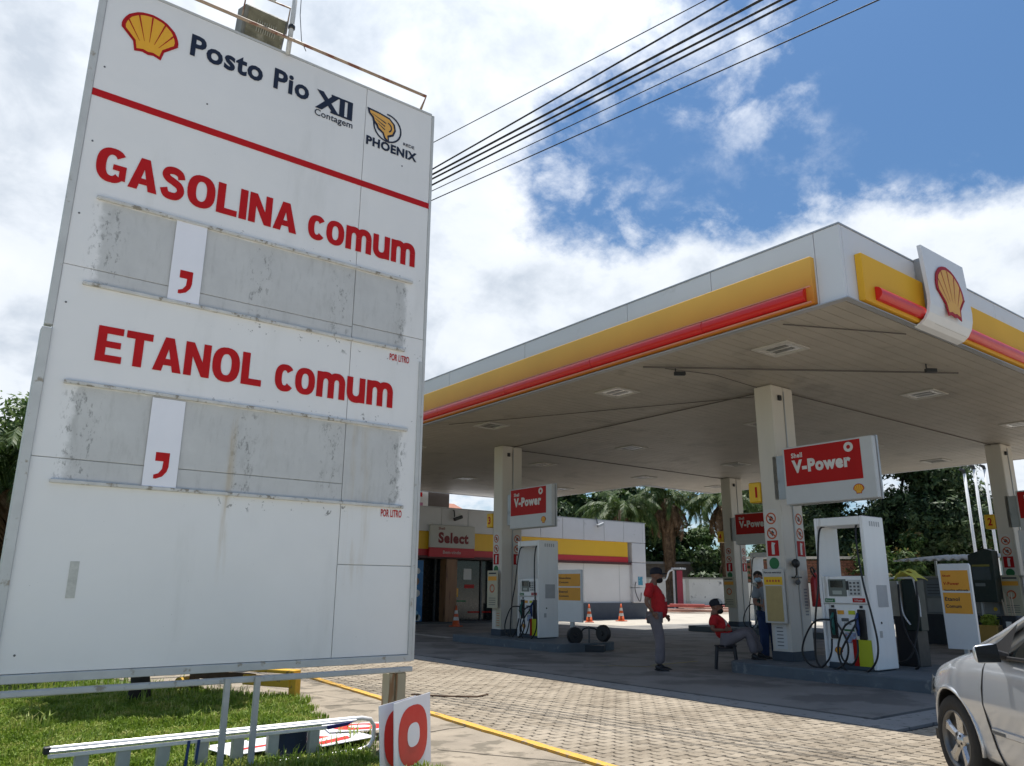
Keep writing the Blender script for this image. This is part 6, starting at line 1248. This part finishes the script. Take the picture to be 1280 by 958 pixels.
try: nm.set_sharp_from_angle(angle=R(35))
except Exception: pass
# flared arch lips
for x in (1.27, -1.27):
    for s in (-1, 1):
        P_ = []
        for k in range(19):
            a = R(-8+196*k/18); P_.append((x+.372*math.cos(a), s*(.818+.030*max(0, math.sin(a))-.045*max(0, (math.cos(a)*(1 if x > 0 else -1)))**1.5), .315+.372*math.sin(a)))
        MB().tube(P_, .014, 6).build('arch_lip', SIL, car, smooth=True)
# greenhouse: glass volume, roof, pillars
def sec(x, yb, zb, yt, zt): return x, yb, zb, yt, zt
gh = MB(); base_pts = [(.95, .64, .99), (.45, .80, .965), (-.35, .825, .975), (-1.15, .80, .99), (-1.62, .66, 1.03)]; top_pts = [(.12, .50, 1.405), (-.05, .555, 1.43), (-.5, .58, 1.45), (-.95, .565, 1.43), (-1.15, .50, 1.40)]
V = []; 
for s in (1, -1): V += [(x, s*y, z) for x, y, z in base_pts]+[(x, s*y, z) for x, y, z in top_pts]
F_ = [(i, i+1, 6+i, 5+i) for i in range(4)]+[(10+i, 15+i, 16+i, 11+i) for i in range(4)]+[(0, 5, 15, 10), (4, 14, 19, 9)]
gh.add(V, F_).build('side_glass', CGL, car)
rf = MB(); V = [(x, s*y, z+.012) for s in (1, .55, 0, -.55, -1) for x, y, z in [(a, b, c+(.035 if abs(s) < .6 else 0)+(.012 if s == 0 else 0)) for a, b, c in top_pts]]
V = []
for s, dz in ((1.02, -.012), (.93, .02), (.5, .045), (0, .055), (-.5, .045), (-.93, .02), (-1.02, -.012)): V += [(x+(.02 if i == 0 else 0), s*y, z+dz) for i, (x, y, z) in enumerate(top_pts)]
F_ = [(j*5+i, j*5+i+1, (j+1)*5+i+1, (j+1)*5+i) for j in range(6) for i in range(4)]; rf.add(V, F_); o = rf.build('roof', SIL, car, smooth=True); so_ = o.modifiers.new('t', 'SOLIDIFY'); so_.thickness = .02
for s in (1, -1):
    MB().tube([(1.0, s*.70, .98), (.72, s*.655, 1.10), (.40, s*.595, 1.255), (.12, s*.53, 1.385), (-.05, s*.565, 1.425), (-.5, s*.59, 1.455), (-.95, s*.575, 1.435), (-1.2, s*.56, 1.38), (-1.45, s*.68, 1.20), (-1.68, s*.70, 1.03)], [.034, .030, .029, .028, .026, .026, .028, .035, .05, .05], 8).build('roof_rail', SIL, car, smooth=True)
    MB().tube([(-.33, s*.832, .965), (-.42, s*.585, 1.435)], .035, 6).build('door_pillar', CBK, car)
    MB().tube([(.86, s*.73, .975), (.45, s*.818, .966), (-.35, s*.838, .978), (-1.15, s*.812, .993), (-1.55, s*.70, 1.02)], .013, 6).build('window_seal', CBK, car)
    MB().add([(.78, s*.745, .98), (.40, s*.826, .965), (.45, s*.70, 1.19)], [(0, 1, 2)]).build('quarter_panel', CBK, car)
# shut lines, trim, handles, mirrors, lamps
for s in (1, -1):
    for P_ in ([(.74, .793, .925), (.75, .822, .86), (.75, .848, .74), (.745, .856, .64), (.73, .845, .53), (.70, .822, .36), (.66, .80, .25)], [(-.36, .800, .94), (-.36, .822, .86), (-.36, .848, .74), (-.37, .857, .64), (-.37, .842, .53), (-.38, .820, .36), (-.38, .80, .26)]): MB().tube([(x, s*(y+.0), z) for x, y, z in P_], .007, 4).build('shut_line', CBK, car)
    MB().ob((.16, s*.842, .475), 1.06, .016, .040, Matrix.Identity(3)).build('door_trim', SIL, car, bevel=.006); MB().ob((-.90, s*.836, .475), .95, .016, .040, Matrix.Rotation(s*.03, 3, 'Z')).build('door_trim', SIL, car, bevel=.006)
    MB().ob((.60, s*.852, .470), .16, .004, .018, Matrix.Identity(3)).build('door_badge', DGREY, car)
    MB().tube([(-.22, s*.826, .80), (-.18, s*.862, .805), (-.04, s*.862, .805), (0, s*.826, .80)], .014, 8).build('door_handle', SIL, car, smooth=True)
    mr_ = MB(); mr_.add([(.37, s*.87, .930), (.37, s*1.050, .925), (.37, s*1.065, 1.055), (.37, s*.89, 1.075), (.48, s*.90, .955), (.47, s*1.01, .955), (.47, s*1.015, 1.025), (.48, s*.91, 1.04)], [(0, 1, 2, 3), (7, 6, 5, 4), (0, 4, 5, 1), (1, 5, 6, 2), (2, 6, 7, 3), (3, 7, 4, 0)]); mi = mr_.build('mirror', SIL, car, smooth=True, bevel=.035, segs=4); MB().tube([(.44, s*.80, .97), (.44, s*.90, 1.0)], .03, 8).build('mirror_arm', CBK, mi)
    MB().add([(.366, s*.885, .945), (.366, s*1.035, .942), (.366, s*1.046, 1.040), (.366, s*.902, 1.060)], [(0, 1, 2, 3)]).build('mirror_glass', M('mirror_glass', (.02, .022, .022), .12, spec=.8), mi)
    if False: MB().tube([(.86, s*.872, .71), (.3, s*.872, .735), (-.8, s*.866, .77), (-1.4, s*.845, .80)], .006, 5).build('crease_line', SIL, car)
    # headlight wrapped round the corner
    HL = M('headlight_glass', (.16, .18, .19), .06, .3, 20, spec=.9, coat=1); V = []
    for k in range(7):
        t_ = k/6; x = 1.58+.36*t_; y = .822-.26*t_**1.7; V += [(x, s*(y+.006), .60+.015*t_), (x-.02, s*(y-.012), .755-.075*t_)]
    MB().add(V, [(2*k, 2*k+2, 2*k+3, 2*k+1) for k in range(6)]).build('headlight', HL, car, smooth=True)
MB().ob((2.075, 0, .50), .03, .8, .12, Matrix.Identity(3)).build('grille', CBK, car, bevel=.01); MB().ob((2.06, 0, .32), .05, .9, .10, Matrix.Identity(3)).build('lower_grille', CBK, car, bevel=.01)
for x in (1.27, -1.27):
    for s in (1, -1):
        TY_ = M('tyre_rubber', (.022, .021, .020), .85, .2, 12, bump=.3, bscale=80); c = (x, s*.635, .315)
        w_ = MB().lathe(c, (0, s, 0), [(0, .19), (0, .27), (.012, .302), (.03, .315), (.17, .315), (.188, .302), (.20, .275), (.198, .215), (.185, .208), (.17, .205), (.17, .19)], 44).build('wheel', TY_, car, smooth=True)
        MB().lathe(c, (0, s, 0), [(.185, .212), (.198, .208), (.196, .196), (.16, .190), (.09, .185), (.08, .0)], 40).build('rim', M('rim_barrel', (.16, .16, .16), .4, metal=.7), w_, smooth=True)
        for k in range(5):
            a = R(90+72*k+8); r0, r1 = Vector((math.cos(a), 0, math.sin(a))), Vector((-math.sin(a), 0, math.cos(a))); V = []
            for (q, wd, yy) in ((.03, .034, .168), (.08, .030, .176), (.15, .036, .180), (.203, .062, .186)):
                for (e, dy) in ((-1, -.02), (-.55, 0), (.55, 0), (1, -.02)): V.append(Vector(c)+r0*q+r1*wd*e+Vector((0, s*(yy+dy), 0)))
            MB().add(V, [(4*i+j, 4*i+j+1, 4*i+j+5, 4*i+j+4) for i in range(3) for j in range(3)]).build('spoke', CHR, w_, smooth=False)
        MB().lathe(c, (0, s, 0), [(.15, .062), (.176, .058), (.180, .030), (.186, .028), (.190, .0)], 24).build('hub_cap', CHR, w_, smooth=True)
        mb = MB()
        for k in range(5): a = R(54+72*k+8); mb.lathe((x+.045*math.cos(a), s*(.635+.178), .315+.045*math.sin(a)), (0, s, 0), [(0, .009), (.006, .008), (.006, 0)], 8)
        mb.build('bolt', DARK, w_); MB().ob((x, s*.60, .315), .44, .06, .44, Matrix.Identity(3)).build('wheel_well', CBK, car)
MB().bx(-1.95, 1.9, -.70, .70, .22, .30).build('underbody', CBK, car)
sx = MB(); sx.sph((-.15, .36, .95), .12, .24, .42, 12, 8); sx.sph((-.15, -.36, .95), .12, .24, .42, 12, 8); sx.build('seat', M('seat_grey', (.08, .08, .08), .9), car, smooth=True)
car.matrix_world = Matrix.Translation(car_o) @ Matrix.Rotation(CA, 4, 'Z')
